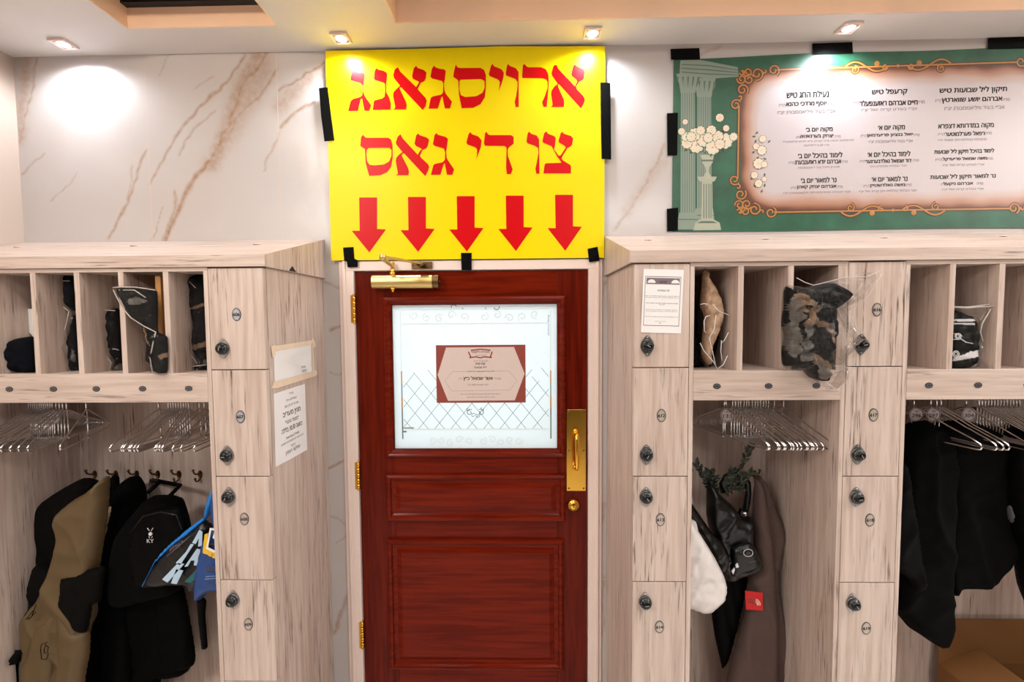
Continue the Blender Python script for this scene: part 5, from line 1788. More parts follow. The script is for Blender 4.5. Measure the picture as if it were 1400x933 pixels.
def vinyl_bag(label, outline, body, edges, y, d, extras=(), body_mat='velvet', film='film', seed=1, zmin=SHELF, group='clear vinyl bags in the cubbies'):
    """clear bag: dark contents, see-through cover, welded seams"""
    xs = [p[0] for p in outline]
    t = thing('vinyl_bag', label, 'bag', ((min(xs) + max(xs)) / 2, y, zmin if zmin else min(p[1] for p in outline)), group)
    o = clampz(outline, zmin + 0.002) if zmin else outline
    cxm = sum(p[0] for p in outline) / len(outline); czm = sum(p[1] for p in outline) / len(outline)
    body = [(cxm + (p[0] - cxm) * 0.93, czm + (p[1] - czm) * 0.95) for p in outline]
    b = clampz(body, zmin + 0.004) if zmin else body
    mats = [body_mat]
    m0 = puff(b, y + d * 0.35, d * 0.9, back=0.9, fold=0.004, freq=18, crumple=0.006, seed=seed, step=0.0055)
    pl_ = []
    for mat_, pts, dy, name in extras:  # tan extras are reflections painted onto the cloth
        if mat_ not in mats: mats.append(mat_)
        pl_.append((pts, mats.index(mat_)))
    patch(m0, pl_).build('folded_cloth', [M_[q] for q in mats], t)
    puff(o, y + d * 0.2, d * 1.25, back=0.9, fold=0.004, freq=22, crumple=0.012, seed=seed + 2, step=0.0055).build('clear_cover', M_[film], t)
    mb = MB()
    for e in edges:
        e = clampz(e, (zmin or 0) + 0.003)
        edge_line(mb, e, y - d * 0.35)
    if mb.v: mb.build('welded_seam', M_['seam'], t)
    return t


yc = -0.325
# first cubby: soft dark bag with a white card behind it
tb = thing('velvet_bag', 'dark navy velvet bag slumped in the leftmost cubby', 'bag', (-1.56, -0.28, SHELF))
puff(clampz(ZP([(-60, 760), (0, 690), (90, 612), (180, 592), (262, 590), (285, 700), (292, 886), (90, 886), (-60, 886)], *Z5, -0.37), SHELF + 0.002), -0.365, 0.040, back=0.9, crumple=0.010, seed=2).build('pouch', M_['navy'], tb)
mb = MB(); p = ZP([(162, 366), (262, 366), (266, 548), (215, 525)], *Z5, -0.32)
q_ = [p[0], p[1], p[2], p[3]]
cd = thing('card', 'pale card leaning in the leftmost cubby above the navy bag', 'card', (p[0][0], -0.32, SHELF))
mb.xz([(p[0][0], p[0][1]), (-1.512, p[0][1]), (-1.512, SHELF + 0.001), (-1.53, SHELF + 0.001), (p[3][0], p[3][1])], -0.321, -0.319); mb.build('sheet', M_['paper'], cd)

f5 = lambda pts: ZP(pts, *Z5, yc)
f6 = lambda pts: ZP(pts, *Z6, yc)
vinyl_bag('tall clear vinyl bag with dark folded cloth in the second cubby from the left',
          f5([(365, 65), (470, 68), (588, 76), (600, 300), (605, 480), (632, 886), (428, 886), (445, 850), (500, 800), (548, 800), (505, 705), (545, 540), (582, 385), (500, 320), (440, 250), (402, 150)]),
          f5([(540, 170), (590, 120), (600, 480), (630, 886), (450, 886), (505, 815), (552, 800), (525, 705), (560, 540), (590, 390), (530, 300)]),
          [f5([(402, 160), (420, 230), (470, 300), (580, 385), (545, 540), (505, 705), (548, 810)]), f5([(370, 70), (395, 110), (460, 140), (585, 145)]), f5([(430, 880), (470, 840), (560, 815)])], yc, 0.035,
          extras=[('netting', f5([(585, 690), (600, 690), (612, 780), (600, 790)]), 0.004, 'embroidery')], body_mat='navy', seed=3)
vinyl_bag('short clear vinyl bag with a straight top seam in the third cubby from the left',
          f6([(58, 345), (180, 360), (303, 376), (335, 886), (250, 886), (272, 792), (200, 700), (150, 580), (98, 440)]),
          f6([(130, 400), (300, 400), (332, 886), (262, 886), (280, 800), (215, 690), (170, 590), (125, 470)]),
          [f6([(62, 350), (180, 372), (302, 380)]), f6([(66, 380), (100, 440), (150, 580), (200, 700), (272, 790), (258, 880)]), f6([(230, 690), (300, 682), (326, 690)])], yc, 0.035,
          extras=[('tan', f6([(135, 440), (180, 470), (225, 590), (215, 640), (180, 590)]), 0.003, 'tan_reflection_band'), ('netting', f6([(285, 830), (330, 800), (330, 880), (280, 882)]), 0.004, 'embroidery')], seed=5)
vinyl_bag('clear vinyl bag bulging over its divider in the fourth cubby from the left',
          ZP([(255, 195), (290, 178), (345, 184), (450, 186), (600, 212), (612, 540), (690, 600), (690, 886), (572, 886), (548, 820), (510, 800), (508, 660), (468, 500), (400, 440), (330, 350), (285, 270)], *Z6, LF - 0.012),
          ZP([(330, 230), (470, 215), (600, 240), (605, 540), (660, 610), (690, 640), (690, 886), (580, 886), (552, 820), (520, 800), (512, 650), (475, 500), (420, 430), (350, 330)], *Z6, LF - 0.006),
          [ZP([(258, 195), (330, 190), (440, 192), (595, 215)], *Z6, LF - 0.02), ZP([(262, 215), (330, 350), (400, 435), (500, 500), (600, 550), (575, 650), (555, 760), (575, 880)], *Z6, LF - 0.02),
           ZP([(340, 215), (430, 215), (520, 275)], *Z6, LF - 0.02)], LF - 0.012, 0.022,
          extras=[('tan', ZP([(465, 500), (500, 580), (520, 640), (505, 655), (480, 590)], *Z6, LF - 0.03), 0.004, 'tan_reflection_band'), ('netting', ZP([(350, 290), (420, 270), (500, 300), (430, 330), (360, 330)], *Z6, LF - 0.03), 0.004, 'netting'),
                  ('tan', ZP([(590, 740), (640, 720), (660, 690), (665, 740), (610, 770)], *Z6, LF - 0.03), 0.004, 'tan_reflection_patch')], seed=7)
mb = MB(); x0_ = W(110 + 615 / 5.833, 420, -0.38)[0]; z0_ = W(215, 360 + 595 / 5.833, -0.38)[1]
mb.box(x0_, x0_ + 0.017, -0.385, -0.06, z0_, 2.0)
mb.box(x0_ + 0.002, x0_ + 0.015, -0.384, -0.37, SHELF, z0_)
tag(mb.build('wooden_board', M_['slat']), 'honey coloured pine board standing against the divider in the fourth cubby from the left', 'board')
vinyl_bag('tall clear vinyl bag with crumpled black cloth in the cubby beside locker 606',
          f6([(768, 58), (860, 80), (1003, 105), (1030, 886), (868, 886), (900, 832), (950, 805), (880, 705), (862, 560), (893, 520), (865, 410), (820, 300), (782, 160)]),
          f6([(830, 130), (1000, 130), (1028, 886), (900, 886), (935, 815), (960, 800), (895, 700), (885, 560), (905, 510), (880, 400), (840, 260)]),
          [f6([(770, 62), (785, 165), (820, 300), (865, 410), (893, 518), (868, 560), (885, 700), (950, 798)]), f6([(775, 75), (850, 110), (940, 200)]), f6([(880, 870), (920, 820), (1020, 808)])], yc, 0.035,
          extras=[('tan', f6([(895, 660), (960, 640), (1020, 620), (1015, 660), (920, 690)]), 0.004, 'tan_reflection_patch'), ('tan', f6([(890, 360), (1010, 310), (1010, 335), (905, 372)]), 0.003, 'tan_reflection_band'),
                  ('netting', f6([(995, 770), (1030, 770), (1030, 800), (995, 800)]), 0.004, 'embroidery')], seed=9)

# right bays
fr_ = lambda pts: ZP(pts, *ZR, -0.345)
tb = thing('brocade_bag', 'cream brocade pouch tied at the top in the first cubby right of the framed notice', 'bag', (0.575, -0.34, SHELF))
puff(clampz(fr_([(150, 95), (170, 82), (205, 105), (192, 138), (240, 200), (285, 290), (306, 390), (292, 490), (255, 600), (222, 700), (212, 840), (150, 775), (138, 700), (148, 580), (158, 430), (132, 370), (134, 280), (146, 160)]), SHELF + 0.003), -0.34, 0.04, back=0.8, crumple=0.010, seed=4, step=0.007).build('pouch', M_['lace'], tb)
puff(clampz(fr_([(80, 640), (130, 560), (135, 690), (150, 780), (205, 846), (80, 846)]), SHELF + 0.003), -0.30, 0.04, back=0.8, crumple=0.008, seed=5).build('dark_lining', M_['velvet'], tb)
puff(clampz(fr_([(216, 800), (222, 700), (255, 590), (300, 520), (300, 620), (270, 760), (225, 840)]), SHELF + 0.003), -0.315, 0.02, back=0.8, crumple=0.004, seed=6).build('netting', M_['blackcloth'], tb)
mb = MB()
for pts in ([(80, 352), (110, 345), (135, 350)], [(80, 640), (110, 700), (180, 780), (208, 838)], [(175, 350), (220, 400), (300, 432)], [(200, 430), (185, 540), (150, 600), (172, 700), (200, 820)], [(240, 620), (235, 700), (245, 770)], [(292, 560), (262, 620), (240, 640)], [(285, 735), (255, 800), (212, 840)], [(108, 480), (125, 440), (155, 435)], [(110, 470), (112, 550), (125, 560)]):
    edge_line(mb, clampz(fr_(pts), SHELF + 0.003), -0.392, 0.0012)
mb.build('cord', M_['embroid'], tb)
tb2 = thing('hat_box', 'black soft hat case in the dark behind the cream pouch', 'bag', (0.56, -0.16, SHELF))
puff(clampz([(0.522, 1.70), (0.60, 1.70), (0.625, 1.76), (0.615, 1.93), (0.59, 1.99), (0.525, 1.99)], SHELF + 0.002), -0.16, 0.08, back=0.9, crumple=0.006, seed=8).build('case_body', M_['velvet'], tb2)

yb_ = LF - 0.060
fb_ = lambda pts, y=None: ZP(pts, *ZB, yb_ if y is None else y)
t = thing('vinyl_bag', 'large clear vinyl bag of black cloth spilling out beside locker 616', 'bag', (0.86, -0.45, 1.60), 'clear vinyl bags in the cubbies')
m0 = puff(fb_([(85, 150), (130, 175), (200, 168), (330, 135), (412, 125), (470, 155), (522, 198), (508, 242), (440, 300), (400, 328), (436, 420), (402, 560), (368, 640), (378, 690), (362, 805), (310, 800), (250, 780), (180, 705), (75, 700), (62, 600), (78, 500), (60, 410), (76, 300)]), yb_ + 0.050, 0.060, back=0.6, crumple=0.022, fold=0.012, freq=12, seed=11, step=0.0048)
patch(m0, [(fb_(p), i) for p, i in (
    ([(110, 205), (150, 200), (215, 250), (285, 300), (250, 335), (190, 330), (120, 325), (108, 290)], 1), ([(150, 345), (235, 330), (240, 410), (160, 430)], 1), ([(240, 400), (280, 385), (335, 420), (405, 545), (385, 580), (330, 530), (290, 480)], 1),
    ([(195, 605), (240, 610), (300, 665), (368, 715), (362, 795), (300, 740), (225, 670)], 1),
    ([(70, 410), (124, 405), (130, 600), (100, 640), (70, 590)], 2), ([(158, 438), (220, 420), (205, 560), (195, 650), (135, 650)], 2), ([(90, 230), (135, 240), (128, 390), (84, 390)], 2), ([(240, 640), (300, 690), (330, 790), (270, 765)], 2), ([(310, 420), (345, 400), (380, 470), (360, 500)], 2),
    ([(262, 440), (300, 430), (345, 520), (330, 540)], 0), ([(170, 280), (215, 290), (200, 318), (160, 310)], 0))])
m0.build('folded_cloth', [M_['velvet'], M_['tan'], M_['netting']], t)  # tan areas of the cloth are painted reflections
puff(fb_([(80, 150), (200, 160), (300, 128), (400, 100), (480, 90), (560, 92), (590, 62), (622, 46), (660, 65), (642, 112), (600, 175), (560, 232), (500, 280), (440, 312), (470, 380), (520, 470), (560, 520), (480, 600), (440, 690), (480, 712), (440, 770), (400, 832), (370, 865), (330, 840), (280, 800), (180, 722), (70, 715), (60, 400)], yb_ - 0.02),
     yb_ + 0.02, 0.085, back=0.7, crumple=0.018, fold=0.010, freq=12, seed=13, step=0.006).build('clear_cover', M_['film2'], t)
mb = MB()
for pts in ([(85, 100), (140, 130), (200, 150), (300, 125), (400, 98), (560, 92), (640, 55)], [(655, 70), (630, 120), (560, 232), (440, 312)], [(440, 320), (440, 420), (415, 540), (375, 640)], [(375, 690), (440, 700), (478, 712)], [(440, 690), (400, 832), (372, 862), (285, 800)], [(450, 350), (480, 430), (540, 480)]):
    edge_line(mb, fb_(pts, yb_ - 0.03), yb_ - 0.036, 0.0011)
mb.build('welded_seam', M_['seam'], t)

fc = lambda pts, y=-0.385: ZP(pts, *ZC, y)
t = thing('vinyl_bag', 'clear vinyl bag of black cloth with silver embroidery in the right bay', 'bag', (1.33, -0.38, SHELF), 'clear vinyl bags in the cubbies')
m0 = puff(clampz(fc([(240, 190), (330, 190), (450, 240), (545, 270), (520, 380), (540, 480), (560, 520), (520, 700), (510, 812), (230, 812)]), SHELF + 0.003), -0.37, 0.036, back=0.9, crumple=0.006, seed=14, step=0.0045)
patch(m0, [(fc(p), i) for p, i in (([(448, 275), (490, 255), (515, 350), (532, 520), (478, 530), (465, 400)], 1), ([(250, 690), (330, 655), (430, 618), (525, 600), (525, 645), (400, 692), (300, 718), (250, 730)], 2),
    ([(485, 520), (524, 515), (526, 670), (488, 680)], 2), ([(435, 795), (475, 715), (555, 575), (600, 590), (565, 690), (525, 805)], 2), ([(262, 285), (435, 285), (435, 305), (262, 306)], 2), ([(262, 322), (425, 326), (425, 344), (262, 340)], 2))])
m0.build('folded_cloth', [M_['velvet'], M_['tan'], M_['embroid']], t)  # the tan area stands for a reflection in the vinyl
mb = MB()
for a, b, r in ((310, 465, 26), (290, 655, 30)):
    c = fc([(a, b)], -0.405)[0]
    for rr in (r, r * 0.55):
        mb.tube([(c[0] + rr / 7.777 * .0024 * math.cos(6.283 * i / 16), -0.404, c[1] + rr / 7.777 * .0024 * math.sin(6.283 * i / 16)) for i in range(16)], 0.0011, 6, closed=True)
edge_line(mb, fc([(340, 490), (400, 530), (470, 545)], -0.405), -0.404, 0.0012)
edge_line(mb, fc([(262, 500), (330, 500), (355, 465), (330, 440), (270, 440)], -0.405), -0.404, 0.0010)
mb.build('embroidery', M_['embroid'], t)
puff(clampz(fc([(240, 145), (400, 155), (540, 130), (640, 125), (690, 140), (650, 180), (590, 270), (545, 360), (575, 520), (560, 690), (640, 805), (230, 812)], -0.395), SHELF + 0.002), -0.385, 0.032, back=0.8, crumple=0.008, seed=16, step=0.0055).build('clear_cover', M_['film'], t)
mb = MB()
for pts in ([(240, 150), (400, 158), (540, 140), (640, 128)], [(240, 158), (400, 165), (540, 155), (640, 150), (690, 140)], [(650, 180), (560, 330), (540, 420), (570, 520)]):
    edge_line(mb, fc(pts, -0.405), -0.407, 0.0016)
mb.build('welded_seam', M_['seam'], t)
tb = thing('velvet_bag', 'black flat pouch lying in the empty looking second cubby right of the framed notice', 'bag', (0.72, -0.2, SHELF))
mb = puff([(0.685, SHELF + 0.001), (0.775, SHELF + 0.001), (0.770, SHELF + 0.012), (0.69, SHELF + 0.014)], -0.10, 0.03, back=0.9, seed=3, fold=0.001); mb.build('pouch', M_['velvet'], tb)

# ================================================================== CLOTHES AND BAGS, LEFT BAY
A1_ = (0, 620, 2.983); A2_ = (130, 620, 2.983); A3_ = (190, 650, 4.667)


def low(pts, z=0.14):
    return [(max(x, -1.782), max(zz, z)) for x, zz in pts]


def garment(name, label, cat, hookx, group=None):
    return thing(name, label, cat, (hookx, -0.05, 1.22), group)


def a1(pts, y): return ZP(pts, *A1_, y)
def a2(pts, y): return ZP(pts, *A2_, y)
def a3(pts, y): return ZP(pts, *A3_, y)


# dark jacket on the first hook
y = -0.155
t = garment('jacket', 'dark brown black hooded jacket on the first hook, behind the olive jacket', 'jacket', -1.733)
puff(a1([(345, 100), (388, 112), (398, 150), (380, 260), (330, 400), (270, 470), (205, 490), (152, 455), (118, 380), (106, 300), (130, 250), (200, 180), (285, 128)], y), y, 0.055, back=0.8, fold=0.010, freq=9, ang=0.5, seed=21).build('hood', M_['softblack'], t)
y = -0.225
puff(low(a1([(152, 452), (215, 470), (270, 460), (330, 400), (360, 420), (300, 700), (200, 900), (180, 1300), (10, 1300), (0, 900), (2, 760), (20, 690), (62, 595)], y)), y, 0.05, back=0.7, fold=0.012, freq=8, ang=0.4, seed=22).build('body', M_['softblack'], t)
puff(low(a1([(-20, 812), (0, 808), (88, 812), (70, 880), (60, 1200), (-20, 1200)], -0.30)), -0.295, 0.035, back=0.8, fold=0.006, freq=9, seed=23).build('sleeve', M_['softblack'], t)

# olive jacket
y = -0.250
t = garment('jacket', 'olive softshell jacket with black chest panel on the second hook', 'jacket', -1.646)
puff(low(a1([(436, 92), (446, 108), (442, 200), (428, 330), (405, 478), (392, 620), (372, 720), (345, 820), (318, 960), (300, 1300), (120, 1300), (55, 960), (82, 850), (86, 814), (14, 816), (62, 730), (112, 655), (172, 585), (212, 500), (240, 405), (252, 345), (240, 275), (262, 228), (305, 188), (362, 155)], y)), y, 0.060, back=0.45, fold=0.013, freq=7.5, ang=0.45, seed=24).build('body', M_['olive'], t)
yp = y - 0.058
puff(a1([(230, 518), (300, 500), (402, 475), (396, 540), (388, 618), (352, 636), (345, 690), (328, 748), (288, 736), (266, 700), (216, 634), (224, 580)], yp), y - 0.036, 0.030, back=0.8, fold=0.005, freq=8, seed=25).build('chest_panel', M_['softblack'], t)
puff(low(a1([(112, 738), (150, 700), (210, 665), (206, 760), (200, 860), (192, 960), (186, 1250), (60, 1250), (58, 950), (82, 850)], yp)), y - 0.030, 0.036, back=0.8, fold=0.006, freq=8, ang=0.2, seed=26).build('sleeve', M_['olive'], t)
puff(low(a1([(216, 637), (266, 702), (290, 738), (330, 750), (330, 850), (312, 960), (300, 1250), (200, 1250), (196, 940), (208, 850), (206, 760)], yp)), y - 0.028, 0.036, back=0.8, fold=0.006, freq=8, ang=-0.2, seed=27).build('sleeve', M_['olive'], t)
mb = MB()
for pts in ([(112, 655), (135, 620), (158, 612), (140, 660), (116, 672)], [(120, 668), (150, 632)], [(128, 672), (158, 640)]):
    edge_line(mb, a1(pts, yp - 0.005), yp - 0.014, 0.0013)
for pts in ([(168, 800), (172, 778), (196, 770)], [(168, 800), (172, 838), (192, 840), (200, 815)], [(182, 800), (188, 780), (200, 790), (196, 812), (184, 815), (182, 800)]):
    edge_line(mb, a1(pts, yp - 0.012), yp - 0.014, 0.0012)
mb.build('printed_emblem', M_['softblack'], t)
# what peeps out between the olive jacket and the coat
t = thing('cloth_bag', 'pleated beige cloth bag peeping out between the olive jacket and the black coat', 'bag', (-1.63, -0.08, 1.0))
puff(a1([(438, 215), (468, 218), (474, 260), (466, 345), (430, 352), (424, 290)], -0.10), -0.085, 0.025, back=0.8, fold=0.004, freq=60, ang=0.3, seed=28, step=0.006).build('bag_body', M_['beige'], t)
puff(a1([(444, 100), (470, 104), (470, 218), (440, 222)], -0.10), -0.085, 0.020, back=0.8, fold=0.004, freq=20, seed=29, step=0.006).build('brown_strap', M_['softblack'], t)
t = thing('foil_packet', 'small shiny green packet below the pleated beige bag', 'packet', (-1.63, -0.1, 0.9))
puff(a1([(422, 375), (440, 358), (456, 380), (452, 460), (436, 472), (420, 440)], -0.12), -0.105, 0.02, back=0.8, crumple=0.008, seed=30, step=0.006).build('packet', M_['green'], t)
mb = MB()
edge_line(mb, a1([(445, 405), (450, 438), (446, 445)], -0.12), -0.130, 0.0028); mb.build('pale_print', M_['embroid'], t)

# black coat on the third hook
y = -0.10
t = garment('coat', 'long black coat on the third hook, behind the black backpack', 'coat', -1.559)
puff(low(a2([(140, 97), (168, 94), (196, 140), (206, 215), (235, 330), (300, 480), (348, 560), (366, 660), (386, 780), (396, 852), (376, 892), (318, 905), (262, 912), (240, 1150), (-120, 1150), (-60, 800), (28, 640), (36, 480), (60, 330), (88, 240), (100, 150), (118, 112)], y)), y, 0.06, back=0.8, fold=0.014, freq=8, seed=31).build('body', M_['blackcloth'], t)
puff(low(a2([(92, 240), (130, 230), (140, 420), (120, 640), (128, 960), (20, 1000), (26, 640), (38, 470)], -0.17)), -0.155, 0.035, back=0.9, fold=0.006, freq=9, seed=32).build('sleeve', M_['blackcloth'], t)
puff(low(a2([(250, 560), (340, 562), (368, 680), (394, 850), (372, 890), (262, 905), (246, 700)], -0.17)), -0.150, 0.030, back=0.9, fold=0.008, freq=9, seed=33).build('coat_tail', M_['blackcloth'], t)

# backpack on the fourth hook
y = -0.205
t = garment('backpack', 'black backpack with small white crest hanging by its loop', 'backpack', -1.470)
puff(a2([(216, 186), (250, 170), (300, 174), (342, 190), (364, 245), (382, 330), (376, 450), (366, 530), (330, 565), (220, 590), (140, 610), (96, 590), (84, 520), (90, 420), (112, 325), (150, 265), (190, 218)], y), y, 0.085, back=0.7, fold=0.006, freq=9, seed=34).build('main_compartment', M_['blackcloth'], t)
puff(a2([(150, 300), (220, 235), (330, 230), (360, 300), (362, 450), (330, 540), (200, 552), (150, 556), (124, 420)], y - 0.08), y - 0.060, 0.030, back=0.8, fold=0.004, freq=9, seed=35).build('front_pocket', M_['blacknylon'], t)
mb = MB()
pz = a2([(205, 165), (212, 140), (236, 110), (262, 128), (288, 160), (296, 178)], y)
hk = (-1.470, 1.228)
P = [(pz[0][0], y + 0.01, pz[0][1]), (pz[1][0], y + 0.06, pz[1][1]), (hk[0] - 0.008, -0.042, hk[1] - 0.006), (hk[0] + 0.008, -0.042, hk[1] - 0.006), (pz[4][0], y + 0.07, pz[4][1]), (pz[5][0], y + 0.01, pz[5][1])]
mb.tube(P, 0.0075, 8); mb.build('grab_loop', M_['blacknylon'], t)
mb = MB()
for k in range(2):
    pts = a2([(176, 330 + 0), (176, 330)], y)
zp1 = a2([(150, 320), (200, 255), (270, 238), (335, 250), (358, 310)], y - 0.09)
edge_line(mb, zp1, y - 0.094, 0.0022); mb.build('zip', M_['knob'], t)
mb = MB()
ye = y - 0.094
pe = lambda a, b: (a, ye, b)
ce = a2([(225, 330), (225, 358), (225, 312)], ye)
mb.xz([(ce[0][0] + 0.0058 * math.cos(6.283 * i / 14), ce[0][1] + 0.0062 * math.sin(6.283 * i / 14)) for i in range(14)], ye - 0.0006, ye + 0.003)
for s in (-1, 1):
    edge_line(mb, [(ce[2][0] + s * 0.010, ce[2][1] + 0.006), (ce[2][0] + s * 0.003, ce[2][1] - 0.004)], ye, 0.0012)
    edge_line(mb, [(ce[2][0] + s * 0.006, ce[0][1] - 0.008), (ce[2][0] + s * 0.0035, ce[0][1] - 0.014)], ye, 0.0010)
text(mb, 'KY', pe, ce[1][0], ce[1][1], 0.024, 0.013, 0.0)
mb.build('crest', M_['embroid'], t)

# black drawstring bag with blue edge, and the blue carrier bag before it
y = -0.27
t = thing('drawstring_bag', 'black bag with bright blue binding and big pale lettering beside the backpack', 'bag', (-1.20, -0.26, 0.9))
puff(a3([(418, 282), (440, 300), (470, 330), (470, 600), (400, 690), (345, 752), (300, 700), (80, 712), (20, 716), (60, 640), (108, 560), (205, 448), (330, 350)], y), y, 0.040, back=0.9, fold=0.006, freq=16, ang=0.8, seed=36).build('bag_body', M_['plastblack'], t)
band = [[(500, 38), (505, 90), (470, 190), (440, 262), (418, 290), (415, 262), (420, 220), (440, 150), (470, 80)], [(415, 268), (418, 292), (330, 372), (210, 462), (118, 560), (70, 640), (30, 712), (6, 722), (60, 615), (110, 530), (200, 432), (320, 335)]]
for b_pts in band:
    puff(a3(b_pts, y - 0.012), y - 0.006, 0.022, back=0.8, fold=0.003, freq=12, seed=37, step=0.006).build('blue_binding', M_['blue'], t)
mb = MB()
yl = y - 0.050
mb_sh = lambda pts: mb.xz(a3(pts, yl), yl - 0.0006, yl + 0.0015)
for pts in ([(148, 665), (250, 560), (288, 568), (182, 686)], [(205, 690), (238, 600), (282, 610), (240, 696)], [(290, 585), (370, 470), (392, 476), (382, 576), (350, 576), (355, 545), (332, 545), (312, 582)],
            [(235, 560), (300, 490), (330, 440), (350, 442), (312, 500), (262, 575)], [(340, 432), (385, 350), (405, 362), (402, 452), (378, 455), (382, 400), (362, 440)]):
    mb_sh(pts)
mb.build('pale_lettering', M_['paleblue'], t)
mb = MB()
for k in range(3):
    a = a3([(175 + 30 * k, 520 - 24 * k), (300 + 10 * k, 412 - 10 * k)], yl)
    edge_line(mb, a, yl + 0.002, 0.0010)
c1 = a3([(238, 452)], yl)[0]
text(mb, 'JAMAICA', lambda a, b: (a, yl + 0.0005, b), c1[0], c1[1], 0.060, 0.012, 0.0, rot=0.55)
mb.build('fine_lettering', M_['lightink'], t)
mb = MB(); mb.xz(a3([(290, 680), (370, 600), (360, 660), (330, 690)], yl), yl - 0.0002, yl + 0.002); mb.build('teal_print', M_['teal'], t)

y = -0.345
t = thing('carrier_bag', 'royal blue bag with yellow and white crest, half hidden behind locker 608', 'bag', (-1.04, -0.34, 0.9))
puff(a3([(420, 400), (440, 372), (470, 335), (500, 300), (560, 300), (640, 380), (640, 720), (530, 738), (500, 735), (440, 750), (400, 790), (368, 806), (358, 780), (362, 640), (385, 520), (402, 450)], y), y, 0.038, back=0.9, fold=0.006, freq=10, ang=0.1, seed=38).build('bag_body', M_['bluebag'], t)
puff(a3([(500, 42), (540, 40), (540, 330), (505, 330), (484, 285), (474, 180), (482, 120)], y + 0.03), y + 0.02, 0.018, back=0.9, fold=0.004, freq=14, seed=39, step=0.006).build('shoulder_strap', M_['bluebag'], t)
mb = MB(); edge_line(mb, a3([(470, 145), (478, 200), (490, 262)], y), y + 0.012, 0.0022); mb.build('white_cord', M_['white'], t)
puff(a3([(362, 805), (400, 790), (420, 812), (414, 900), (420, 990), (428, 1110), (392, 1118), (376, 1000), (366, 900)], y), y + 0.008, 0.012, back=0.9, fold=0.002, seed=40, step=0.006).build('hanging_strap', M_['blacknylon'], t)
yl = y - 0.046
px = lambda pts: a3(pts, yl)
mb = MB()
mb.xz(px([(405, 498), (418, 380), (440, 372), (432, 470), (470, 490), (545, 470), (545, 500), (468, 520)]), yl + 0.0004, yl + 0.004, 0)
for (a, b, r) in ((455, 505, 16), (480, 515, 18), (505, 508, 16), (505, 300, 14), (515, 322, 16), (500, 322, 12)):
    c = px([(a, b)])[0]; rr = r * 0.00050
    mb.xz([(c[0] + rr * math.cos(6.283 * i / 14), c[1] + rr * math.sin(6.283 * i / 14)) for i in range(14)], yl + 0.0002, yl + 0.006, 0)
mb.build('gold_crest', M_['goldink'], t)
mb = MB()
mb.xz(px([(428, 470), (452, 338), (560, 350), (560, 360), (460, 350), (440, 462), (480, 482), (505, 468), (535, 478), (535, 490), (505, 480), (480, 496)]), yl - 0.0004, yl + 0.002, 0)
pts = px([(470, 400), (482, 362), (496, 365), (490, 395), (484, 410)])
mb.xz(pts, yl - 0.0006, yl + 0.0015, 0)
mb.xz(px([(496, 366), (535, 368), (535, 382), (522, 382), (520, 410), (508, 410), (508, 382), (496, 380)]), yl - 0.0006, yl + 0.0015, 0)
mb.build('white_crest', M_['white'], t)
mb = MB()
for body, a, b, w, h, rot in (('REGULAR', 474, 592, 92, 20, 0.14), ('JOYRICE', 474, 612, 92, 18, 0.10), ('718.871.2652', 476, 684, 112, 16, 0.06), ('AND INNS', 485, 440, 66, 12, 0.05)):
    c = px([(a, b)])[0]
    text(mb, body, lambda p, q: (p, yl - 0.0008, q), c[0], c[1], w * 0.00050, h * 0.00050, 0.015, 0, rot)
mb.build('yellow_lettering', M_['goldink'], t)
mb = MB()
for a, b, w in ((475, 644, 100), (475, 660, 110)):
    c = px([(a, b)])[0]
    text(mb, 'jamaica avenue branch', lambda p, q: (p, yl - 0.0008, q), c[0], c[1], w * 0.0005, 0.005, 0.0, 0, 0.07)
mb.build('pale_lettering', M_['paleblue'], t)

# ================================================================== MIDDLE COAT BAY
R8 = (930, 600, 2.8); R7 = (930, 540, 6.364)
def r8(pts, y): return ZP(pts, *R8, y)


# brown fleece jacket
y = -0.13
t = garment('jacket', 'brown fleece jacket with a small red label on its sleeve, on the last hook', 'jacket', 0.915)
puff(low(r8([(290, 146), (304, 140), (334, 178), (352, 232), (386, 322), (390, 372), (376, 470), (368, 520), (386, 650), (412, 790), (410, 862), (392, 960), (380, 1250), (300, 1250), (300, 960), (282, 600), (275, 420), (276, 300), (280, 200)], y)), y, 0.05, back=0.6, fold=0.011, freq=9, seed=41).build('body', M_['brown'], t)
puff(low(r8([(282, 160), (300, 158), (318, 200), (338, 330), (352, 460), (362, 640), (368, 900), (360, 1250), (150, 1250), (172, 950), (190, 860), (238, 690), (250, 580), (262, 520), (292, 490), (278, 420), (276, 300)], y - 0.045)), y - 0.050, 0.040, back=0.8, fold=0.010, freq=8, ang=0.25, seed=42).build('sleeve', M_['brown'], t)
yl = y - 0.102
mb = MB(); mb.xz(r8([(248, 583), (316, 591), (316, 659), (252, 655)], yl), yl, yl + 0.002)
lab = mb.build('red_label', M_['redtag'], t)
mb = MB()
rt = lambda a, b: W(1005 + a / 15.56, 790 + b / 15.56, yl - 0.001)
for r0, r1 in ((0, 26), (38, 52), (64, 78)):
    cen = (440, 585)
    outer = [rt(cen[0] + (r1 + 30) * math.cos(math.radians(d)) * 1.0, cen[1] + 8 * math.cos(math.radians(d)) - (r1 + 48) * math.sin(math.radians(d))) for d in range(0, 91, 9)]
    inner = [rt(cen[0] + (r0 + 30) * math.cos(math.radians(d)) * 1.0, cen[1] + 8 * math.cos(math.radians(d)) - (r0 + 48) * math.sin(math.radians(d))) for d in range(90, -1, -9)]
    mb.xz(outer + inner, yl - 0.0010, yl - 0.0004)
pt = lambda p, q: (p, yl - 0.0010, q)
for body, a, b, w in (('THE', 362, 445, 66), ('NORTH', 340, 500, 160), ('FACE', 368, 552, 130)):
    c = rt(a, b); text(mb, body, pt, c[0], c[1], w / 15.56 * 0.00264, 44 / 15.56 * 0.00264, 0.02, 0, -0.08)
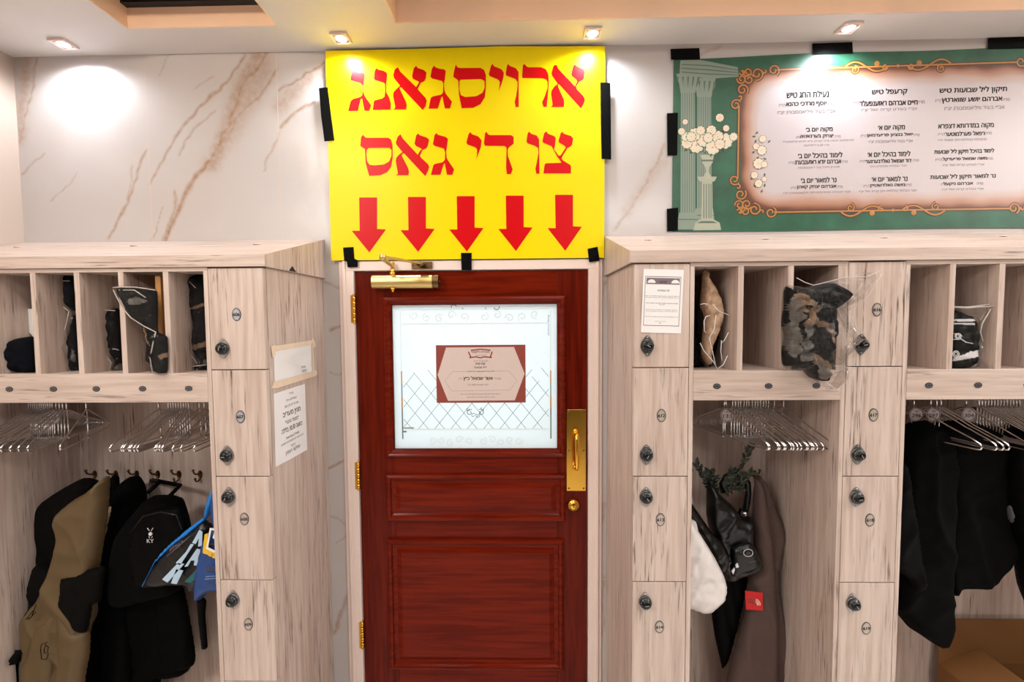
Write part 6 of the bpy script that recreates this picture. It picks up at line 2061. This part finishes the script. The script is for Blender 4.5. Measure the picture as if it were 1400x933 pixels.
mb.build('label_print', M_['peachink'], lab)

# umbrella by its crook
ux, uy = W(930 + 247 / 2.8, 600 + 290 / 2.8, -0.16)[0], -0.16
t = thing('umbrella', 'closed black umbrella with crook handle hanging behind the leafy branches', 'umbrella', (ux, uy, 1.0))
mb = MB()
pth = r8([(165, 205), (160, 175), (175, 148), (205, 132), (240, 140), (258, 170), (260, 210), (254, 250), (247, 282)], uy)
mb.tube([(p[0], uy, p[1]) for p in pth], [0.011] * 9, 10); mb.build('crook_handle', M_['knob'], t)
mb = MB(); c0 = r8([(247, 278), (245, 296)], uy); mb.tube([(c0[0][0], uy, c0[0][1]), (c0[1][0], uy, c0[1][1])], 0.0125, 12); mb.build('collar', M_['steel'], t)
puff(low(r8([(238, 292), (252, 292), (272, 520), (258, 640), (228, 760), (200, 860), (176, 905), (162, 850), (144, 770), (130, 650), (146, 560), (180, 480)], uy)), uy + 0.03, 0.035, back=0.9, fold=0.006, freq=26, ang=0.15, seed=43).build('folded_canopy', M_['blacknylon'], t)

# dark sack that holds the branches
y = -0.215
t = thing('dark_sack', 'black sack with small white print holding leafy branches', 'bag', (0.78, -0.2, 0.9))
puff(r8([(104, 172), (122, 175), (150, 212), (202, 258), (232, 300), (270, 302), (276, 400), (302, 440), (312, 490), (256, 516), (236, 522), (168, 540), (128, 420), (100, 290)], y), y, 0.055, back=0.8, fold=0.010, freq=14, ang=-0.5, crumple=0.006, seed=44).build('sack_body', M_['plastblack'], t)
puff(r8([(202, 420), (264, 398), (304, 450), (314, 492), (256, 516), (200, 532), (196, 470)], y - 0.05), y - 0.045, 0.025, back=0.8, fold=0.003, freq=14, seed=45).build('flap', M_['plastblack'], t)
yl = y - 0.078
pr = lambda a, b: W(985 + a / 11.66, 720 + b / 11.66, yl)
mb = MB()
pq = lambda p, q: (p, yl, q)
c = pr(350, 345); text(mb, 'shopping', pq, c[0], c[1], 0.050, 0.0085, 0.01, 0, 0.28)
mb.build('white_lettering', M_['embroid'], t); mb = MB()
c = pr(305, 425); text(mb, 'bags', pq, c[0], c[1], 0.020, 0.007, 0.01, 0, 0.3)
mb.build('white_lettering', M_['embroid'], t); mb = MB()
c = pr(510, 560); text(mb, 'medium', pq, c[0], c[1], 0.023, 0.0055, 0.02, 0, 0.2)
mb.build('white_lettering', M_['embroid'], t)
mb = MB()
c = pr(443, 425); text(mb, 'A+', pq, c[0], c[1], 0.012, 0.012, 0.01)
mb.tube([(c[0] + 0.0155 * math.cos(6.283 * i / 24), yl, c[1] + 0.0125 * math.sin(6.283 * i / 24)) for i in range(24)], 0.0009, 6, closed=True)
for q in ([(245, 620), (275, 590), (295, 650), (250, 665)], [(180, 720), (225, 665), (230, 690), (205, 770)]):
    mb.xz([pr(*p) for p in q], yl - 0.0005, yl + 0.004)
mb.build('white_mark', M_['embroid'], t)

# leafy branches
def branch(pts, label, y, n, size, seed):
    P = ZP(pts, *R7, y)
    t = thing('leafy_branch', label, 'branch', (P[0][0], y, P[0][1]), 'leafy branches in the middle coat bay')
    pp = []
    for i in range(len(P) - 1):
        for k in range(6):
            u = k / 6
            pp.append((P[i][0] * (1 - u) + P[i + 1][0] * u, P[i][1] * (1 - u) + P[i + 1][1] * u))
    pp.append(P[-1])
    mb = MB(); mb.tube([(a, y, b) for a, b in pp], [0.0030 - 0.002 * i / len(pp) for i in range(len(pp))], 6); mb.build('stem', M_['twig'], t)
    rr = random.Random(seed)
    mb = MB()
    for k in range(n):
        u = (k + 0.5) / n * (len(pp) - 1)
        i = int(u); b = pp[min(i + 1, len(pp) - 1)]; a = pp[i]
        base = Vector((a[0] + (b[0] - a[0]) * (u - i), y, a[1] + (b[1] - a[1]) * (u - i)))
        d = Vector((b[0] - a[0], 0, b[1] - a[1])).normalized()
        side = Vector((d.z, 0, -d.x)) * (1 if k % 2 else -1)
        out = (d * rr.uniform(0.7, 1.0) + side * rr.uniform(0.35, 0.8) + Vector((0, rr.uniform(-0.7, 0.4), 0))).normalized()
        L_ = size * rr.uniform(0.8, 1.15)
        wv_ = out.cross(Vector((0, 1, 0.3))).normalized() * L_ * 0.27
        up_ = out.cross(wv_).normalized() * L_ * 0.06
        q = [base, base + out * L_ * 0.3 + wv_ * 0.9, base + out * L_ * 0.6 + wv_ * 0.85, base + out * L_, base + out * L_ * 0.6 - wv_ * 0.85, base + out * L_ * 0.3 - wv_ * 0.9, base + out * L_ * 0.45 + up_]
        th = Vector((0, 0.0008, 0))
        mb.add([tuple(p) for p in q] + [tuple(p + th) for p in q], [(6, i, (i + 1) % 6) for i in range(6)] + [(13, 7 + (i + 1) % 6, 7 + i) for i in range(6)] + [(i, 7 + i, 7 + (i + 1) % 6, (i + 1) % 6) for i in range(6)])
    mb.build('leaves', M_['leaf'], t)


branch([(470, 830), (500, 720), (520, 640), (570, 540), (605, 470), (650, 400)], 'tallest leafy branch reaching up to the hangers in the middle coat bay', -0.19, 26, 0.026, 1)
branch([(480, 840), (540, 760), (580, 705), (612, 680)], 'leafy sprig pointing at the last hook beside the brown jacket', -0.19, 14, 0.026, 2)
branch([(450, 860), (440, 760), (455, 700), (462, 668)], 'bushy leafy sprig in the middle of the branches', -0.195, 20, 0.024, 3)
branch([(420, 880), (400, 800), (410, 740), (430, 700)], 'leafy sprig inside the umbrella crook', -0.195, 20, 0.024, 4)
branch([(540, 870), (530, 800), (545, 750), (500, 700)], 'leafy sprig over the right side of the umbrella crook', -0.195, 20, 0.024, 5)
branch([(300, 900), (250, 800), (215, 720), (180, 660), (140, 590)], 'leafy branch reaching up to the upper left of the sack', -0.205, 22, 0.024, 6)
branch([(310, 900), (275, 800), (262, 730), (255, 665)], 'short leafy branch beside the left one, upright', -0.205, 18, 0.024, 7)
branch([(330, 900), (300, 820), (285, 770), (300, 715)], 'short curled leafy branch right of the upright one', -0.205, 14, 0.026, 8)

# plastic bags at the left of the bay
y = -0.29
t = thing('plastic_bag', 'black plastic carrier bag stretched down above the white plastic bag', 'bag', (0.66, -0.29, 1.0), 'plastic bags in the middle coat bay')
mb = MB(); mb.tube([(0.565, -0.26, 1.20), (0.60, -0.17, 1.222), (0.64, -0.08, 1.230), (0.656, -0.040, 1.231)], [0.014, 0.009, 0.006, 0.005], 8); mb.build('handle', M_['plastblack'], t)
puff(r8([(-40, 200), (-20, 205), (34, 232), (76, 290), (132, 370), (182, 422), (202, 470), (192, 520), (160, 536), (150, 500), (112, 425), (60, 342), (20, 292), (-40, 280)], y), y + 0.03, 0.035, back=0.8, fold=0.006, freq=26, ang=-0.7, crumple=0.004, seed=46).build('bag_body', M_['plastblack'], t)
t = thing('plastic_bag', 'white plastic carrier bag bulging out from behind locker 614', 'bag', (0.60, -0.34, 0.9), 'plastic bags in the middle coat bay')
mb = MB(); mb.tube([(0.565, -0.32, 1.14), (0.59, -0.22, 1.19), (0.63, -0.10, 1.222), (0.652, -0.042, 1.228)], [0.016, 0.010, 0.006, 0.005], 8); mb.build('handle', M_['plastwhite'], t)
puff(r8([(-20, 270), (10, 290), (32, 302), (62, 350), (112, 430), (150, 505), (159, 545), (150, 585), (132, 604), (96, 634), (60, 636), (24, 622), (-20, 600)], y), y - 0.035, 0.050, back=0.9, fold=0.007, freq=20, ang=-0.5, crumple=0.004, seed=47).build('bag_body', M_['plastwhite'], t)

# ================================================================== RIGHT BAY
Q4 = (1215, 690, 3.838)
def q4(pts, y): return ZP(pts, *Q4, y)


def hung(t, y):
    return t


y = -0.22
t = thing('coat', 'long black coat hanging lowest at the left side of the right bay', 'coat', (1.40, y, 0.8), 'black coats in the right bay')
puff(low(q4([(60, -330), (120, -420), (200, -440), (270, -380), (300, -200), (290, 100), (275, 300), (290, 440), (296, 560), (282, 640), (262, 690), (238, 730), (160, 680), (100, 640), (24, 548), (-10, 500), (20, 200), (30, -200)], y), 0.5), y, 0.085, back=0.8, fold=0.020, freq=6, seed=51).build('body', M_['blackcloth'], t)
puff(q4([(40, -150), (110, -200), (160, 100), (190, 300), (210, 430), (160, 465), (120, 400), (40, 330), (10, 200)], y - 0.09), y - 0.075, 0.035, back=0.8, fold=0.008, freq=9, ang=-0.3, seed=52).build('sleeve', M_['blacknylon'], t)
y = -0.18
t = thing('coat', 'wide black coat with a rounded hem in the middle of the right bay', 'coat', (1.62, y, 0.9), 'black coats in the right bay')
puff(q4([(220, -380), (330, -440), (440, -430), (560, -380), (640, -250), (690, -60), (690, 150), (668, 212), (650, 262), (612, 264), (560, 330), (500, 395), (430, 422), (330, 424), (284, 462), (250, 400), (230, 100)], y), y, 0.075, back=0.8, fold=0.018, freq=6, ang=0.2, seed=53).build('body', M_['blackcloth'], t)
y = -0.24
t = thing('coat', 'black coat at the right border of the photo in the right bay', 'coat', (1.78, y, 0.9), 'black coats in the right bay')
puff(q4([(640, -380), (760, -420), (860, -300), (900, 300), (800, 620), (712, 460), (690, 330), (684, 240), (665, 180), (640, 60), (610, -150)], y), y, 0.075, back=0.8, fold=0.014, freq=7, seed=54).build('body', M_['blacknylon'], t)
mb = puff(q4([(634, 20), (654, 12), (672, 60), (664, 106), (640, 82)], y - 0.07), y - 0.062, 0.010, back=0.8, fold=0.002, seed=55, step=0.006); mb.build('grey_patch', M_['greycloth'], t)

# cardboard box with open flaps
t = thing('cardboard_box', 'open cardboard box with raised flaps under the black coats in the right bay', 'box', (1.83, -0.2, 0.10))
x0, x1, y0, y1, z0, z1 = 1.615, 2.05, -0.375, -0.055, 0.1015, 0.505
w = 0.005
mb = MB()
mb.box(x0, x1, y0, y0 + w, z0, z1); mb.box(x0, x1, y1 - w, y1, z0, z1); mb.box(x0, x0 + w, y0 + w, y1 - w, z0, z1); mb.box(x1 - w, x1, y0 + w, y1 - w, z0, z1); mb.box(x0 + w, x1 - w, y0 + w, y1 - w, z0, z0 + w)
mb.build('box_body', M_['card'], t)


def flap(p, q, ext, name='flap'):
    p, q, ext = Vector(p), Vector(q), Vector(ext)
    n = (q - p).cross(ext).normalized() * w * 0.8
    e1, e2 = ext + (q - p) * 0.03, ext - (q - p) * 0.03
    mb = MB()
    A = [p, q, q + e2, p + e1]
    mb.add([tuple(v) for v in A] + [tuple(v + n) for v in A], [(0, 1, 2, 3), (7, 6, 5, 4), (0, 4, 5, 1), (1, 5, 6, 2), (2, 6, 7, 3), (3, 7, 4, 0)])
    return mb.build(name, M_['card'], t)


flap((x0, y1 - 0.003, z1), (x1, y1 - 0.003, z1), (0.0, 0.028, 0.160))
flap((x0, y0, z1), (x0, y1, z1), (0.150, 0, 0.062))
flap((x0, y0, z1), (x1, y0, z1), (0.0, -0.02, -0.155))
flap((x1, y1, z1), (x1, y0, z1), (0.010, 0, 0.130))
